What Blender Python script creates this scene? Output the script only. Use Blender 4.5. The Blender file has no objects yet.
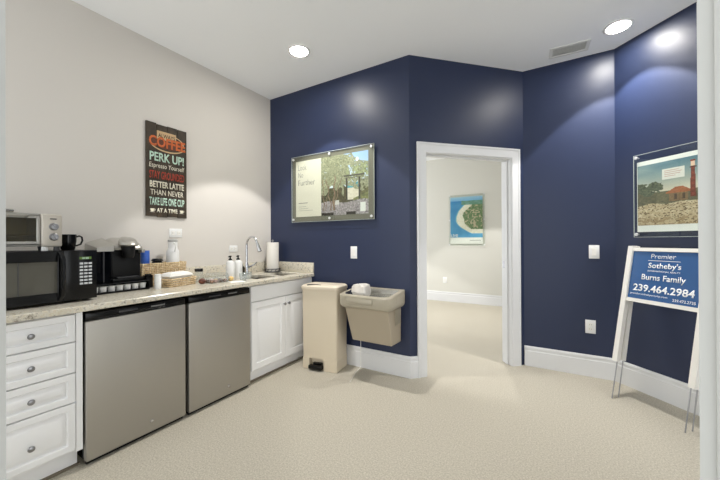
import bpy, bmesh, math, random
from mathutils import Vector, Matrix

random.seed(7)
S = bpy.context.scene
COL = S.collection
R = math.radians
S2 = math.sqrt(2)

# ------------------------------------------------------------------ camera
cam = bpy.data.cameras.new('camera')
cam.sensor_width = 36.0
cam.lens = 15.891
cam.clip_start = 0.02
camo = bpy.data.objects.new('camera', cam)
COL.objects.link(camo)
camo.matrix_world = (Matrix.Translation((0, 0, 1.244)) @ Matrix.Rotation(R(30.877), 4, 'Z')
                     @ Matrix.Rotation(R(90.147), 4, 'X') @ Matrix.Rotation(R(-0.265), 4, 'Z'))
S.camera = camo

# ------------------------------------------------------------------ world, exposure
W = bpy.data.worlds.new('world')
S.world = W
W.use_nodes = True
bg = W.node_tree.nodes['Background']
bg.inputs[0].default_value = (0.95, 0.98, 1.0, 1)
bg.inputs[1].default_value = 2.85
S.view_settings.view_transform = 'Standard'
S.view_settings.look = 'None'
S.view_settings.exposure = 0.0
S.view_settings.gamma = 1.0
S.view_settings.use_curve_mapping = False

SPOT_W = 125.0        # downlight beam
DISC_E = 190.0        # downlight diffuser
HALL_FILL_E = 30.0        # diffusers of the added hall fill lights

# ------------------------------------------------------------------ plan constants
H = 2.929
XL = -2.852          # wall_left
YA = 2.7017          # wall_back
XAB = -1.0907        # back / diagonal corner
XBC, YC = -0.2273, 3.565
XCD = 0.4953
YF = 6.494           # hall wall
PB = 3.7923          # diagonal wall: y - x
PD = 4.0603          # right wall: x + y
TOP = 0.897          # worktop height


# ------------------------------------------------------------------ materials
def lin(c):
    c = c / 255.0
    return c / 12.92 if c <= 0.04045 else ((c + 0.055) / 1.055) ** 2.4


def rgb(r, g, b):
    return (lin(r), lin(g), lin(b), 1.0)


def mat(name, col, rough=0.5, metal=0.0, spec=0.5, bump=0.0, bscale=60.0, trans=0.0, coat=0.0, emit=None):
    m = bpy.data.materials.new(name)
    m.use_nodes = True
    nt = m.node_tree
    b = nt.nodes['Principled BSDF']
    b.inputs['Base Color'].default_value = rgb(*col)
    b.inputs['Roughness'].default_value = rough
    b.inputs['Metallic'].default_value = metal
    b.inputs['Specular IOR Level'].default_value = spec
    b.inputs['Transmission Weight'].default_value = trans
    b.inputs['Coat Weight'].default_value = coat
    if emit:
        b.inputs['Emission Color'].default_value = rgb(*emit[0])
        b.inputs['Emission Strength'].default_value = emit[1]
    if bump:
        tc = nt.nodes.new('ShaderNodeTexCoord')
        n = nt.nodes.new('ShaderNodeTexNoise')
        n.inputs['Scale'].default_value = bscale
        n.inputs['Detail'].default_value = 4
        nt.links.new(tc.outputs['Object'], n.inputs['Vector'])
        bp = nt.nodes.new('ShaderNodeBump')
        bp.inputs['Strength'].default_value = bump
        bp.inputs['Distance'].default_value = 0.01
        nt.links.new(n.outputs['Fac'], bp.inputs['Height'])
        nt.links.new(bp.outputs['Normal'], b.inputs['Normal'])
    return m


def noise_mat(name, stops, scale, rough=0.6, detail=4, bump=0.0, bscale=200.0, spec=0.5, scale2=None):
    """colour ramp over noise; stops = [(pos,(r,g,b))...]"""
    m = mat(name, stops[0][1], rough, spec=spec)
    nt = m.node_tree
    b = nt.nodes['Principled BSDF']
    tc = nt.nodes.new('ShaderNodeTexCoord')
    n = nt.nodes.new('ShaderNodeTexNoise')
    n.inputs['Scale'].default_value = scale
    n.inputs['Detail'].default_value = detail
    n.inputs['Roughness'].default_value = 0.65
    nt.links.new(tc.outputs['Object'], n.inputs['Vector'])
    src = n.outputs['Fac']
    if scale2:
        n2 = nt.nodes.new('ShaderNodeTexNoise')
        n2.inputs['Scale'].default_value = scale2
        n2.inputs['Detail'].default_value = 3
        nt.links.new(tc.outputs['Object'], n2.inputs['Vector'])
        mx = nt.nodes.new('ShaderNodeMix')
        mx.inputs[0].default_value = 0.45
        nt.links.new(n.outputs['Fac'], mx.inputs[2])
        nt.links.new(n2.outputs['Fac'], mx.inputs[3])
        src = mx.outputs[0]
    cr = nt.nodes.new('ShaderNodeValToRGB')
    el = cr.color_ramp.elements
    el[0].position = stops[0][0]
    el[0].color = rgb(*stops[0][1])
    el[1].position = stops[-1][0]
    el[1].color = rgb(*stops[-1][1])
    for p, c in stops[1:-1]:
        e = el.new(p)
        e.color = rgb(*c)
    nt.links.new(src, cr.inputs['Fac'])
    nt.links.new(cr.outputs['Color'], b.inputs['Base Color'])
    if bump:
        n3 = nt.nodes.new('ShaderNodeTexNoise')
        n3.inputs['Scale'].default_value = bscale
        n3.inputs['Detail'].default_value = 3
        nt.links.new(tc.outputs['Object'], n3.inputs['Vector'])
        bp = nt.nodes.new('ShaderNodeBump')
        bp.inputs['Strength'].default_value = bump
        bp.inputs['Distance'].default_value = 0.01
        nt.links.new(n3.outputs['Fac'], bp.inputs['Height'])
        nt.links.new(bp.outputs['Normal'], b.inputs['Normal'])
    return m


def clear_mat(name, tint=(255, 255, 255), rough=0.03, ior=1.45, haze=0.0):
    """thin clear plastic / acrylic: transparent with a fresnel gloss, optional milky haze"""
    m = bpy.data.materials.new(name)
    m.use_nodes = True
    nt = m.node_tree
    nt.nodes.clear()
    out = nt.nodes.new('ShaderNodeOutputMaterial')
    tr = nt.nodes.new('ShaderNodeBsdfTransparent')
    tr.inputs[0].default_value = rgb(*tint)
    gl = nt.nodes.new('ShaderNodeBsdfGlossy')
    gl.inputs['Roughness'].default_value = rough
    fr = nt.nodes.new('ShaderNodeFresnel')
    fr.inputs[0].default_value = ior
    mx = nt.nodes.new('ShaderNodeMixShader')
    base = tr.outputs[0]
    if haze:
        df = nt.nodes.new('ShaderNodeBsdfDiffuse')
        df.inputs[0].default_value = rgb(225, 228, 228)
        m0 = nt.nodes.new('ShaderNodeMixShader')
        m0.inputs[0].default_value = haze
        nt.links.new(tr.outputs[0], m0.inputs[1])
        nt.links.new(df.outputs[0], m0.inputs[2])
        base = m0.outputs[0]
    ge = nt.nodes.new('ShaderNodeNewGeometry')
    iv = nt.nodes.new('ShaderNodeMath')
    iv.operation = 'SUBTRACT'
    iv.inputs[0].default_value = 1.0
    nt.links.new(ge.outputs['Backfacing'], iv.inputs[1])
    ml = nt.nodes.new('ShaderNodeMath')
    ml.operation = 'MULTIPLY'
    nt.links.new(fr.outputs[0], ml.inputs[0])
    nt.links.new(iv.outputs[0], ml.inputs[1])
    nt.links.new(ml.outputs[0], mx.inputs[0])
    nt.links.new(base, mx.inputs[1])
    nt.links.new(gl.outputs[0], mx.inputs[2])
    nt.links.new(mx.outputs[0], out.inputs[0])
    return m


def vcol_mat(name, rough=0.5):
    m = mat(name, (255, 255, 255), rough)
    nt = m.node_tree
    a = nt.nodes.new('ShaderNodeAttribute')
    a.attribute_name = 'Col'
    nt.links.new(a.outputs['Color'], nt.nodes['Principled BSDF'].inputs['Base Color'])
    return m


def wicker_mat(name):
    m = noise_mat(name, [(0.3, (176, 140, 96)), (0.5, (224, 198, 156)), (0.7, (242, 226, 194))], 45, 0.7, bump=0.0)
    nt = m.node_tree
    tc = nt.nodes.new('ShaderNodeTexCoord')
    w = nt.nodes.new('ShaderNodeTexWave')
    w.inputs['Scale'].default_value = 18
    w.inputs['Distortion'].default_value = 3
    nt.links.new(tc.outputs['Object'], w.inputs['Vector'])
    bp = nt.nodes.new('ShaderNodeBump')
    bp.inputs['Strength'].default_value = 0.6
    bp.inputs['Distance'].default_value = 0.01
    nt.links.new(w.outputs['Fac'], bp.inputs['Height'])
    nt.links.new(bp.outputs['Normal'], nt.nodes['Principled BSDF'].inputs['Normal'])
    return m


M = {}
M['wall'] = mat('painted_wall', (215, 210, 203), 0.6, spec=0.3, bump=0.03, bscale=180)
M['ceil'] = mat('ceiling_paint', (248, 249, 250), 0.85, spec=0.2, bump=0.04, bscale=120)
M['navy'] = mat('navy_paint', (36, 46, 74), 0.41, spec=0.45, bump=0.02, bscale=140)
M['hallwall'] = mat('hall_paint', (214, 212, 203), 0.7, spec=0.2)
M['trim'] = mat('trim_paint', (222, 222, 222), 0.35, spec=0.4)
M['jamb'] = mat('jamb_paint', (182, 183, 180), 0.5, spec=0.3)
M['cab'] = mat('cabinet_paint', (243, 243, 243), 0.38, spec=0.4)
M['carpet'] = noise_mat('carpet', [(0.3, (150, 143, 129)), (0.5, (192, 185, 169)), (0.7, (224, 217, 204))], 260, 0.95,
                        bump=0.5, bscale=420, spec=0.1, scale2=110)
M['granite'] = noise_mat('granite', [(0.32, (112, 106, 96)), (0.40, (186, 178, 162)), (0.50, (220, 215, 201)),
                                     (0.62, (206, 195, 170)), (0.72, (236, 233, 226))], 55, 0.18, detail=6)
M['steel_door'] = mat('stainless_door', (176, 172, 164), 0.42, metal=0.75, bump=0.01, bscale=300)
M['black'] = mat('black_plastic', (10, 10, 11), 0.2, spec=0.3)
M['blackmat'] = mat('black_matte_plastic', (16, 16, 17), 0.45, spec=0.25)
M['blackwin'] = mat('oven_window', (92, 90, 82), 0.12)
M['darkgrey'] = mat('dark_grey_plastic', (58, 58, 60), 0.4)
M['nickel'] = mat('brushed_nickel', (150, 150, 152), 0.3, metal=1.0)
M['standoff'] = mat('satin_standoff', (225, 225, 226), 0.35, metal=0.5)
M['chrome'] = mat('chrome', (215, 216, 220), 0.08, metal=1.0)
M['silver'] = mat('silver_plastic', (172, 169, 162), 0.3, metal=0.5)
M['steel'] = mat('stainless_steel', (185, 184, 178), 0.22, metal=1.0)
M['sinksteel'] = mat('sink_steel', (84, 82, 78), 0.4, metal=0.9)
M['white'] = mat('white_plastic', (236, 236, 234), 0.3)
M['paper'] = mat('white_paper', (240, 238, 232), 0.9, spec=0.1)
M['towel'] = mat('paper_towel', (236, 232, 224), 0.95, spec=0.1, bump=0.3, bscale=90)
M['beige'] = mat('beige_plastic', (216, 203, 180), 0.45, bump=0.02, bscale=300)
M['lidslot'] = mat('lid_slot', (44, 40, 34), 0.5)
M['beige_lid'] = mat('beige_lid', (226, 213, 192), 0.4)
M['fountain'] = mat('fountain_vinyl', (170, 158, 138), 0.4)
M['fountain_top'] = mat('fountain_grey', (174, 166, 148), 0.35)
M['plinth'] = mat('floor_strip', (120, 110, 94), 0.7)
M['signwhite'] = mat('sign_plastic', (236, 233, 226), 0.4)
M['signblue'] = mat('sign_blue', (44, 88, 142), 0.16, spec=0.6)
M['ink'] = mat('lettering_white', (240, 242, 244), 0.5)
M['board'] = noise_mat('board_paint', [(0.3, (46, 38, 30)), (0.55, (64, 54, 42)), (0.75, (88, 72, 54))], 14, 0.7)
M['mint'] = mat('mint_paint', (196, 224, 206), 0.6)
M['cream'] = mat('cream_paint', (232, 226, 206), 0.6)
M['red'] = mat('red_paint', (176, 62, 42), 0.6)
M['orange'] = mat('orange_paint', (206, 104, 52), 0.6)
M['tan'] = mat('tan_paint', (200, 170, 128), 0.6)
M['blue'] = mat('blue_plastic', (72, 118, 214), 0.35)
M['wicker'] = wicker_mat('wicker')
M['acrylic'] = clear_mat('acrylic', (250, 252, 250), 0.02)
M['acrylic_edge'] = mat('acrylic_edge', (206, 214, 208), 0.15)
M['backer'] = mat('grey_backing', (112, 109, 97), 0.5)
M['clear'] = clear_mat('clear_plastic', (246, 248, 248), 0.05, haze=0.10)
M['smoke'] = clear_mat('smoked_plastic', (146, 142, 134), 0.05)
M['glass'] = clear_mat('oven_glass', (206, 202, 186), 0.03, ior=2.1)
M['toaster_face'] = mat('toaster_face', (198, 191, 179), 0.35, metal=0.15)
M['pic'] = vcol_mat('printed_photo', 0.5)
M['greytext'] = mat('grey_ink', (136, 134, 130), 0.6)
M['lcd'] = mat('green_display', (60, 80, 20), 0.3, emit=((120, 170, 50), 0.18))
M['keygrey'] = mat('label_grey', (112, 112, 110), 0.5)
M['key'] = mat('keypad_print', (205, 208, 210), 0.5)
M['pastry'] = noise_mat('pastry', [(0.35, (92, 48, 30)), (0.55, (168, 104, 66)), (0.7, (222, 184, 140))], 30, 0.6)
M['darkcookie'] = noise_mat('dark_cookie', [(0.3, (60, 34, 24)), (0.6, (110, 58, 40))], 40, 0.6)
M['pink'] = noise_mat('pink_cookie', [(0.3, (196, 140, 128)), (0.6, (226, 186, 176))], 40, 0.6)
M['yellow'] = noise_mat('yellow_cake', [(0.3, (206, 156, 78)), (0.6, (238, 208, 140))], 40, 0.6)
M['cord'] = mat('white_cord', (236, 234, 226), 0.5)
M['emit'] = mat('diffuser', (255, 255, 255), 0.5, emit=((255, 250, 240), DISC_E))
M['emit_hall_fill'] = mat('hall_fill_diffuser', (255, 255, 255), 0.5, emit=((255, 250, 240), HALL_FILL_E))
M['foil'] = mat('foil_lid', (206, 200, 190), 0.35, metal=0.6)
M['crumple'] = mat('crumpled_sheet', (222, 216, 208), 0.3, bump=0.5, bscale=40)
M['vent'] = mat('vent_paint', (226, 226, 223), 0.5)
M['ventdark'] = mat('vent_gap', (205, 205, 202), 0.7)
M['warm'] = mat('oven_inside', (196, 190, 168), 0.35, metal=0.3)


# ------------------------------------------------------------------ mesh builder
class MB:
    def __init__(self):
        self.bm = bmesh.new()

    def _merge(self, b):
        me = bpy.data.meshes.new('tmp')
        b.to_mesh(me)
        b.free()
        self.bm.from_mesh(me)
        bpy.data.meshes.remove(me)

    def box(self, x0, x1, y0, y1, z0, z1, bev=0.0, seg=2, mtx=None):
        b = bmesh.new()
        bmesh.ops.create_cube(b, size=1.0)
        for v in b.verts:
            v.co = Vector(((x0 + x1) / 2 + v.co.x * (x1 - x0), (y0 + y1) / 2 + v.co.y * (y1 - y0),
                           (z0 + z1) / 2 + v.co.z * (z1 - z0)))
        if bev:
            bmesh.ops.bevel(b, geom=list(b.edges), offset=bev, segments=seg, profile=0.5, affect='EDGES')
        if mtx is not None:
            bmesh.ops.transform(b, matrix=mtx, verts=b.verts)
        self._merge(b)
        return self

    def loft(self, rings, cap0=True, cap1=True, close=False):
        """rings of equal length (closed loops)"""
        b = self.bm
        vr = [[b.verts.new(p) for p in r] for r in rings]
        n = len(rings[0])
        pairs = list(zip(vr[:-1], vr[1:]))
        if close:
            pairs.append((vr[-1], vr[0]))
        for a, c in pairs:
            for i in range(n):
                j = (i + 1) % n
                b.faces.new((a[i], a[j], c[j], c[i]))
        if not close:
            if cap0:
                b.faces.new(vr[0][::-1])
            if cap1:
                b.faces.new(vr[-1])
        return self

    def lathe(self, prof, c=(0, 0, 0), n=24, cap0=True, cap1=True):
        rings = []
        for r, z in prof:
            rings.append([(c[0] + r * math.cos(2 * math.pi * i / n), c[1] + r * math.sin(2 * math.pi * i / n), c[2] + z)
                          for i in range(n)])
        return self.loft(rings, cap0, cap1)

    def tube(self, pts, r, n=10, closed=False):
        pts = [Vector(p) for p in pts]
        rings = []
        up = None
        m = len(pts)
        for i, p in enumerate(pts):
            if closed:
                d = (pts[(i + 1) % m] - pts[i - 1]).normalized()
            else:
                d = (pts[min(i + 1, m - 1)] - pts[max(i - 1, 0)]).normalized()
            if up is None:
                up = Vector((0, 0, 1)) if abs(d.z) < 0.9 else Vector((1, 0, 0))
            a = d.cross(up).normalized()
            up = a.cross(d).normalized()
            rr = r[i] if isinstance(r, (list, tuple)) else r
            rings.append([p + a * (rr * math.cos(2 * math.pi * k / n)) + up * (rr * math.sin(2 * math.pi * k / n))
                          for k in range(n)])
        return self.loft(rings, close=closed)

    def prism(self, poly, f0, f1):
        """poly list of 2D, f0/f1 map 2D to 3D"""
        return self.loft([[f0(*p) for p in poly], [f1(*p) for p in poly]])

    def bar(self, p0, p1, w, d, wax=(1, 0, 0)):
        p0, p1, wax = Vector(p0), Vector(p1), Vector(wax).normalized()
        t = (p1 - p0).normalized()
        wax = (wax - t * wax.dot(t)).normalized()
        dax = t.cross(wax)
        r = lambda p: [p + wax * (sx * w / 2) + dax * (sy * d / 2) for sx, sy in ((-1, -1), (1, -1), (1, 1), (-1, 1))]
        return self.loft([r(p0), r(p1)])

    def sphere(self, c, rx, ry, rz, u=16, v=10, mtx=None):
        b = bmesh.new()
        bmesh.ops.create_uvsphere(b, u_segments=u, v_segments=v, radius=1)
        for q in b.verts:
            q.co = Vector((c[0] + q.co.x * rx, c[1] + q.co.y * ry, c[2] + q.co.z * rz))
        self._merge(b)
        return self

    def rot(self, mtx):
        bmesh.ops.transform(self.bm, matrix=mtx, verts=self.bm.verts)
        return self

    def build(self, name, m, parent=None, smooth=35):
        bmesh.ops.recalc_face_normals(self.bm, faces=self.bm.faces)
        me = bpy.data.meshes.new(name)
        self.bm.to_mesh(me)
        self.bm.free()
        me.materials.append(m)
        if smooth:
            me.polygons.foreach_set('use_smooth', [True] * len(me.polygons))
            me.set_sharp_from_angle(angle=R(smooth))
        o = bpy.data.objects.new(name, me)
        COL.objects.link(o)
        if parent:
            o.parent = parent
        return o


def tag(o, label=None, cat=None, group=None, kind=None):
    if label:
        o['label'] = label
    if cat:
        o['category'] = cat
    if group:
        o['group'] = group
    if kind:
        o['kind'] = kind
    return o


def thing(name, label, cat, loc, rz=0.0, group=None):
    o = bpy.data.objects.new(name, None)
    COL.objects.link(o)
    o.location = loc
    o.rotation_euler = (0, 0, R(rz))
    o.empty_display_size = 0.05
    return tag(o, label, cat, group)


def copy_tree(o, parent=None):
    c = o.copy()
    COL.objects.link(c)
    if parent:
        c.parent = parent
    for ch in list(o.children):
        copy_tree(ch, c)
    return c


def struct(name, mb, m, parent=None, smooth=35):
    o = mb.build(name, m, parent, smooth)
    o['kind'] = 'structure'
    return o


def text(name, body, m, parent, org, ax, ay, w, h, shear=0.0, bold=0.0, depth=0.0006):
    """flat lettering fitted to a w x h box whose centre is org; ax, ay unit axes"""
    cu = bpy.data.curves.new('t', 'FONT')
    cu.body = body
    cu.size = 1.0
    cu.shear = shear
    cu.offset = bold
    cu.resolution_u = 3
    to = bpy.data.objects.new('t', cu)
    COL.objects.link(to)
    bpy.context.view_layer.update()
    me = bpy.data.meshes.new_from_object(to.evaluated_get(bpy.context.evaluated_depsgraph_get()))
    bpy.data.objects.remove(to)
    bpy.data.curves.remove(cu)
    xs = [v.co.x for v in me.vertices]
    ys = [v.co.y for v in me.vertices]
    x0, x1, y0, y1 = min(xs), max(xs), min(ys), max(ys)
    org, ax, ay = Vector(org), Vector(ax).normalized(), Vector(ay).normalized()
    nrm = ax.cross(ay)
    for v in me.vertices:
        a = ((v.co.x - x0) / (x1 - x0) - 0.5) * w
        b = ((v.co.y - y0) / (y1 - y0) - 0.5) * h
        v.co = org + ax * a + ay * b
    bm = bmesh.new()
    bm.from_mesh(me)
    g = bmesh.ops.extrude_face_region(bm, geom=list(bm.faces))
    for v in g['geom']:
        if isinstance(v, bmesh.types.BMVert):
            v.co += nrm * depth
    bm.to_mesh(me)
    bm.free()
    me.materials.clear()
    me.materials.append(m)
    me.name = name
    o = bpy.data.objects.new(name, me)
    COL.objects.link(o)
    o.parent = parent
    return o


def picture(name, parent, x0, x1, z0, z1, y, nx, nz, fn, m=None):
    """printed sheet: fine grid of coloured cells, local x right, z up, facing -y; 1 mm thick"""
    verts, faces, cols = [], [], []
    for j in range(nz + 1):
        for i in range(nx + 1):
            verts.append((x0 + (x1 - x0) * i / nx, y, z0 + (z1 - z0) * j / nz))
    for j in range(nz):
        for i in range(nx):
            a = j * (nx + 1) + i
            faces.append((a, a + 1, a + nx + 2, a + nx + 1))
            c = fn((i + 0.5) / nx, (j + 0.5) / nz)
            cl = [lin(max(0, min(255, q))) for q in c] + [1.0]
            cols.extend(cl * 4)
    nb = len(verts)
    verts += [(x0, y + 0.001, z0), (x1, y + 0.001, z0), (x1, y + 0.001, z1), (x0, y + 0.001, z1)]
    faces.append((nb, nb + 3, nb + 2, nb + 1))
    cols.extend([0.8, 0.8, 0.8, 1.0] * 4)
    me = bpy.data.meshes.new(name)
    me.from_pydata(verts, [], faces)
    at = me.color_attributes.new('Col', 'FLOAT_COLOR', 'CORNER')
    at.data.foreach_set('color', cols)
    me.materials.append(m or M['pic'])
    o = bpy.data.objects.new(name, me)
    COL.objects.link(o)
    o.parent = parent
    return o


def vnoise(x, y, seed=0):
    def h(i, j):
        n = (i * 374761393 + j * 668265263 + seed * 974634777) & 0xffffffff
        n = ((n ^ (n >> 13)) * 1274126177) & 0xffffffff
        return ((n ^ (n >> 16)) & 0xffff) / 65535.0
    i, j = math.floor(x), math.floor(y)
    fx, fy = x - i, y - j
    fx, fy = fx * fx * (3 - 2 * fx), fy * fy * (3 - 2 * fy)
    a = h(i, j) * (1 - fx) + h(i + 1, j) * fx
    b = h(i, j + 1) * (1 - fx) + h(i + 1, j + 1) * fx
    return a * (1 - fy) + b * fy


def mixc(a, b, t):
    t = max(0.0, min(1.0, t))
    return tuple(p + (q - p) * t for p, q in zip(a, b))


# ================================================================== SETTING
def quad_wall(name, p0, p1, z0, z1, th, m, side=1):
    """vertical slab from p0 to p1 (seen face) with thickness th behind (left of p0->p1 when side=1)"""
    p0, p1 = Vector((p0[0], p0[1], 0)), Vector((p1[0], p1[1], 0))
    d = (p1 - p0).normalized()
    n = Vector((-d.y, d.x, 0)) * th * side
    mb = MB()
    mb.loft([[p0 + Vector((0, 0, z0)), p1 + Vector((0, 0, z0)), p1 + n + Vector((0, 0, z0)), p0 + n + Vector((0, 0, z0))],
             [p0 + Vector((0, 0, z1)), p1 + Vector((0, 0, z1)), p1 + n + Vector((0, 0, z1)), p0 + n + Vector((0, 0, z1))]])
    return struct(name, mb, m)


struct('floor', MB().box(-4.6, 2.6, -1.2, YF + 0.3, -0.1, 0), M['carpet'])
struct('ceiling', MB().box(-4.6, 2.6, -1.2, YF + 0.3, H, H + 0.1), M['ceil'])
quad_wall('wall_left', (XL, -1.2), (XL, YA), 0, H, 0.13, M['wall'])
quad_wall('wall_back', (XL - 0.13, YA), (XAB, YA), 0, H, 0.125, M['navy'])
quad_wall('wall_far', (XBC, YC), (XCD, YC), 0, H, 0.13, M['navy'])
xe, ye = 1.733, 2.327
quad_wall('wall_right', (XCD, YC), (xe, ye), 0, H, 0.13, M['navy'])
quad_wall('wall_hall', (-4.6, YF), (2.4, YF), 0, H, 0.13, M['hallwall'])
quad_wall('wall_hall_right', (0.9, YF), (0.9, YC + 0.2), 0, H, 0.13, M['hallwall'])

# diagonal wall with the doorway; local frame: x along the wall, y into it
DG = Vector((XAB, YA, 0))
LB = (XBC - XAB) * S2
DX0 = (-0.974 - XAB) * S2
DX1 = (-0.330 - XAB) * S2
DZ = 2.048
DMAT = Matrix.Translation(DG) @ Matrix.Rotation(R(45), 4, 'Z')
wb = MB()
wb.box(0, DX0 - 0.018, 0, 0.13, 0, H)
wb.box(DX1 + 0.018, LB, 0, 0.13, 0, H)
wb.box(DX0 - 0.018, DX1 + 0.018, 0, 0.13, DZ + 0.018, H)
o = struct('wall_diagonal', wb, M['navy'], smooth=0)
o.matrix_world = DMAT

dr = bpy.data.objects.new('door_1', None)
COL.objects.link(dr)
dr.matrix_world = DMAT
dr['kind'] = 'structure'
cw = 0.092


def casing(mb, ys):
    # one mitred profile swept round the opening: flat, then a raised outer bead
    front = ys[0] if ys[0] < 0 else ys[1]
    back = ys[1] if ys[0] < 0 else ys[0]
    sg = -1 if ys[0] < 0 else 1
    prof = [(0.004, back), (0.004, front - sg * 0.004), (0.008, front), (cw - 0.018, front), (cw - 0.016, front + sg * 0.005),
            (cw - 0.010, front + sg * 0.008), (cw - 0.002, front + sg * 0.008), (cw + 0.004, front + sg * 0.003), (cw + 0.004, back)]
    rings = [[(DX0 - a, y, 0.0) for a, y in prof], [(DX0 - a, y, DZ + a) for a, y in prof],
             [(DX1 + a, y, DZ + a) for a, y in prof], [(DX1 + a, y, 0.0) for a, y in prof]]
    mb.loft(rings)
    return mb


casing(MB(), (-0.016, -0.0005)).build('casing', M['trim'], dr)
casing(MB(), (0.1305, 0.146)).build('casing', M['trim'], dr)
jm = MB()
jm.box(DX0 - 0.0175, DX0, 0, 0.13, 0, DZ)
jm.box(DX1, DX1 + 0.0175, 0, 0.13, 0, DZ)
jm.box(DX0 - 0.0175, DX1 + 0.0175, 0, 0.13, DZ, DZ + 0.0175)
jm.build('jamb', M['trim'], dr)
st = MB()
st.box(DX0 + 0.0003, DX0 + 0.012, 0.045, 0.085, 0, DZ - 0.0003, 0.002, 1)
st.box(DX1 - 0.012, DX1 - 0.0003, 0.045, 0.085, 0, DZ - 0.0003, 0.002, 1)
st.box(DX0 + 0.012, DX1 - 0.012, 0.045, 0.085, DZ - 0.012, DZ - 0.0003, 0.002, 1)
st.build('door_stop', M['trim'], dr)
sp = MB().box(DX1 - 0.0022, DX1 - 0.0002, 0.088, 0.122, 0.96, 1.03, 0.0005, 1).build('strike_plate', M['nickel'], dr)
sp['label'] = 'dark metal strike plate'

# baseboards
BB = [(0, 0), (-0.016, 0), (-0.016, 0.148), (-0.011, 0.154), (-0.011, 0.170), (-0.014, 0.174), (-0.014, 0.184),
      (-0.008, 0.195), (0, 0.195)]


def baseboard(name, p0, p1, m0=0.0, m1=0.0):
    """room side is to the right of p0->p1; m0/m1 mitre per unit offset"""
    p0, p1 = Vector((p0[0], p0[1], 0)), Vector((p1[0], p1[1], 0))
    d = (p1 - p0).normalized()
    n = Vector((-d.y, d.x, 0))
    mb = MB()
    mb.loft([[p0 + n * (a - 0.0004) + d * (m0 * a) + Vector((0, 0, z)) for a, z in BB],
             [p1 + n * (a - 0.0004) + d * (m1 * a) + Vector((0, 0, z)) for a, z in BB]])
    return struct(name, mb, M['trim'])


t8 = math.tan(R(22.5))
ca = DX0 - cw - 0.004
cb = DX1 + cw + 0.004
baseboard('baseboard_back', (-2.2, YA), (XAB, YA), 0, -t8)
baseboard('baseboard_diagonal', (XAB, YA), (XAB + (ca - 0.0005) / S2, YA + (ca - 0.0005) / S2), t8, 0)
baseboard('baseboard_far', (XBC, YC), (XCD, YC), -math.tan(R(22.5)) * 0 - 0.4142, 0.4142)
baseboard('baseboard_right', (XCD, YC), (xe - 0.02, ye + 0.02), -0.4142, 0)
baseboard('baseboard_hall', (-4.6, YF), (0.9, YF))

# near opening through which the picture is taken (diagonal partition)
NR = Matrix.Rotation(R(45), 4, 'Z')          # local x along partition, y away from the viewer
nl, nr_, nd = -0.283, 0.755, 0.42
lj = MB()
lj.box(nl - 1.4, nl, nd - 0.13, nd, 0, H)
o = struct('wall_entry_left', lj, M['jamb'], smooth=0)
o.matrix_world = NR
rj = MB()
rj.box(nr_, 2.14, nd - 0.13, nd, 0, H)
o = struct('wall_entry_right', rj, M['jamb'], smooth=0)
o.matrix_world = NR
hd = MB().box(nl, nr_, nd - 0.13, nd, 2.35, H)
o = struct('wall_entry_header', hd, M['wall'], smooth=0)
o.matrix_world = NR
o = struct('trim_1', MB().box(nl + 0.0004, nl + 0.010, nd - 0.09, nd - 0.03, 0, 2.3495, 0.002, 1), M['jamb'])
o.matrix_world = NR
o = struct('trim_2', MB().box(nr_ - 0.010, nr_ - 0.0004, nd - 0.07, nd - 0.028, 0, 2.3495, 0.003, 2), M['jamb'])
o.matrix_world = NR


# ================================================================== CEILING FITTINGS
def downlight(x, y, label, spot=True, em='emit', group='round recessed ceiling lights'):
    t = thing('recessed_light', label, 'ceiling light', (x, y, H), 0, group)
    tr = MB()
    tr.lathe([(0.075, -0.0005), (0.098, -0.0005), (0.097, -0.004), (0.088, -0.009), (0.082, -0.009), (0.075, -0.005)],
             n=40, cap0=False, cap1=False)
    tr.build('trim_ring', M['white'], t)
    MB().lathe([(0.0, -0.003), (0.0748, -0.003), (0.0748, -0.0055), (0.0, -0.0062)], n=40, cap0=False, cap1=False) \
        .build('diffuser', M[em], t)
    if spot:
        l = bpy.data.lights.new('downlight_beam', 'SPOT')
        l.energy = SPOT_W * (1.0 if em == 'emit' else 1.25)
        l.color = (1.0, 0.98, 0.96)
        l.spot_size = R(86)
        l.spot_blend = 0.12
        l.shadow_soft_size = 0.03
        lo = bpy.data.objects.new('downlight_beam', l)
        COL.objects.link(lo)
        lo.parent = t
        lo.location = (0, 0, -0.012)
    return t


downlight(-1.9, 2.14, 'round recessed ceiling light in front of the wall with the olive tree picture')
downlight(0.471, 3.205, 'round recessed ceiling light beside the ceiling vent, above the leaning blue sign')
for k, (x, y) in enumerate([(-2.6, 4.6), (-0.9, 5.2)]):  # unseen lamps added to brighten the room beyond the doorway
    downlight(x, y, 'added unseen fill light in the ceiling beyond the doorway, %s' %
              ('left one' if k == 0 else 'right one'), True, 'emit_hall_fill', 'added hall fill lights')

v = thing('ceiling_vent', 'white rectangular air vent grille in the ceiling beside the recessed light', 'air vent',
          (0.152, 3.357, H), 3)
vf = MB()
for a in ((-0.15, 0.15, -0.088, -0.062), (-0.15, 0.15, 0.062, 0.088), (-0.15, -0.122, -0.062, 0.062), (0.122, 0.15, -0.062, 0.062)):
    vf.box(*a, -0.008, -0.0005, 0.002, 1)
vf.build('frame', M['vent'], v)
MB().box(-0.122, 0.122, -0.062, 0.062, -0.0025, -0.0008).build('backing', M['ventdark'], v)
for k in range(6):
    yy = -0.052 + k * 0.0208
    MB().box(-0.1215, 0.1215, -0.009, 0.009, -0.0006, 0.0006, mtx=Matrix.Translation((0, yy, -0.0068)) @ Matrix.Rotation(R(22), 4, 'X')) \
        .build('slat', M['vent'], v)


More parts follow.
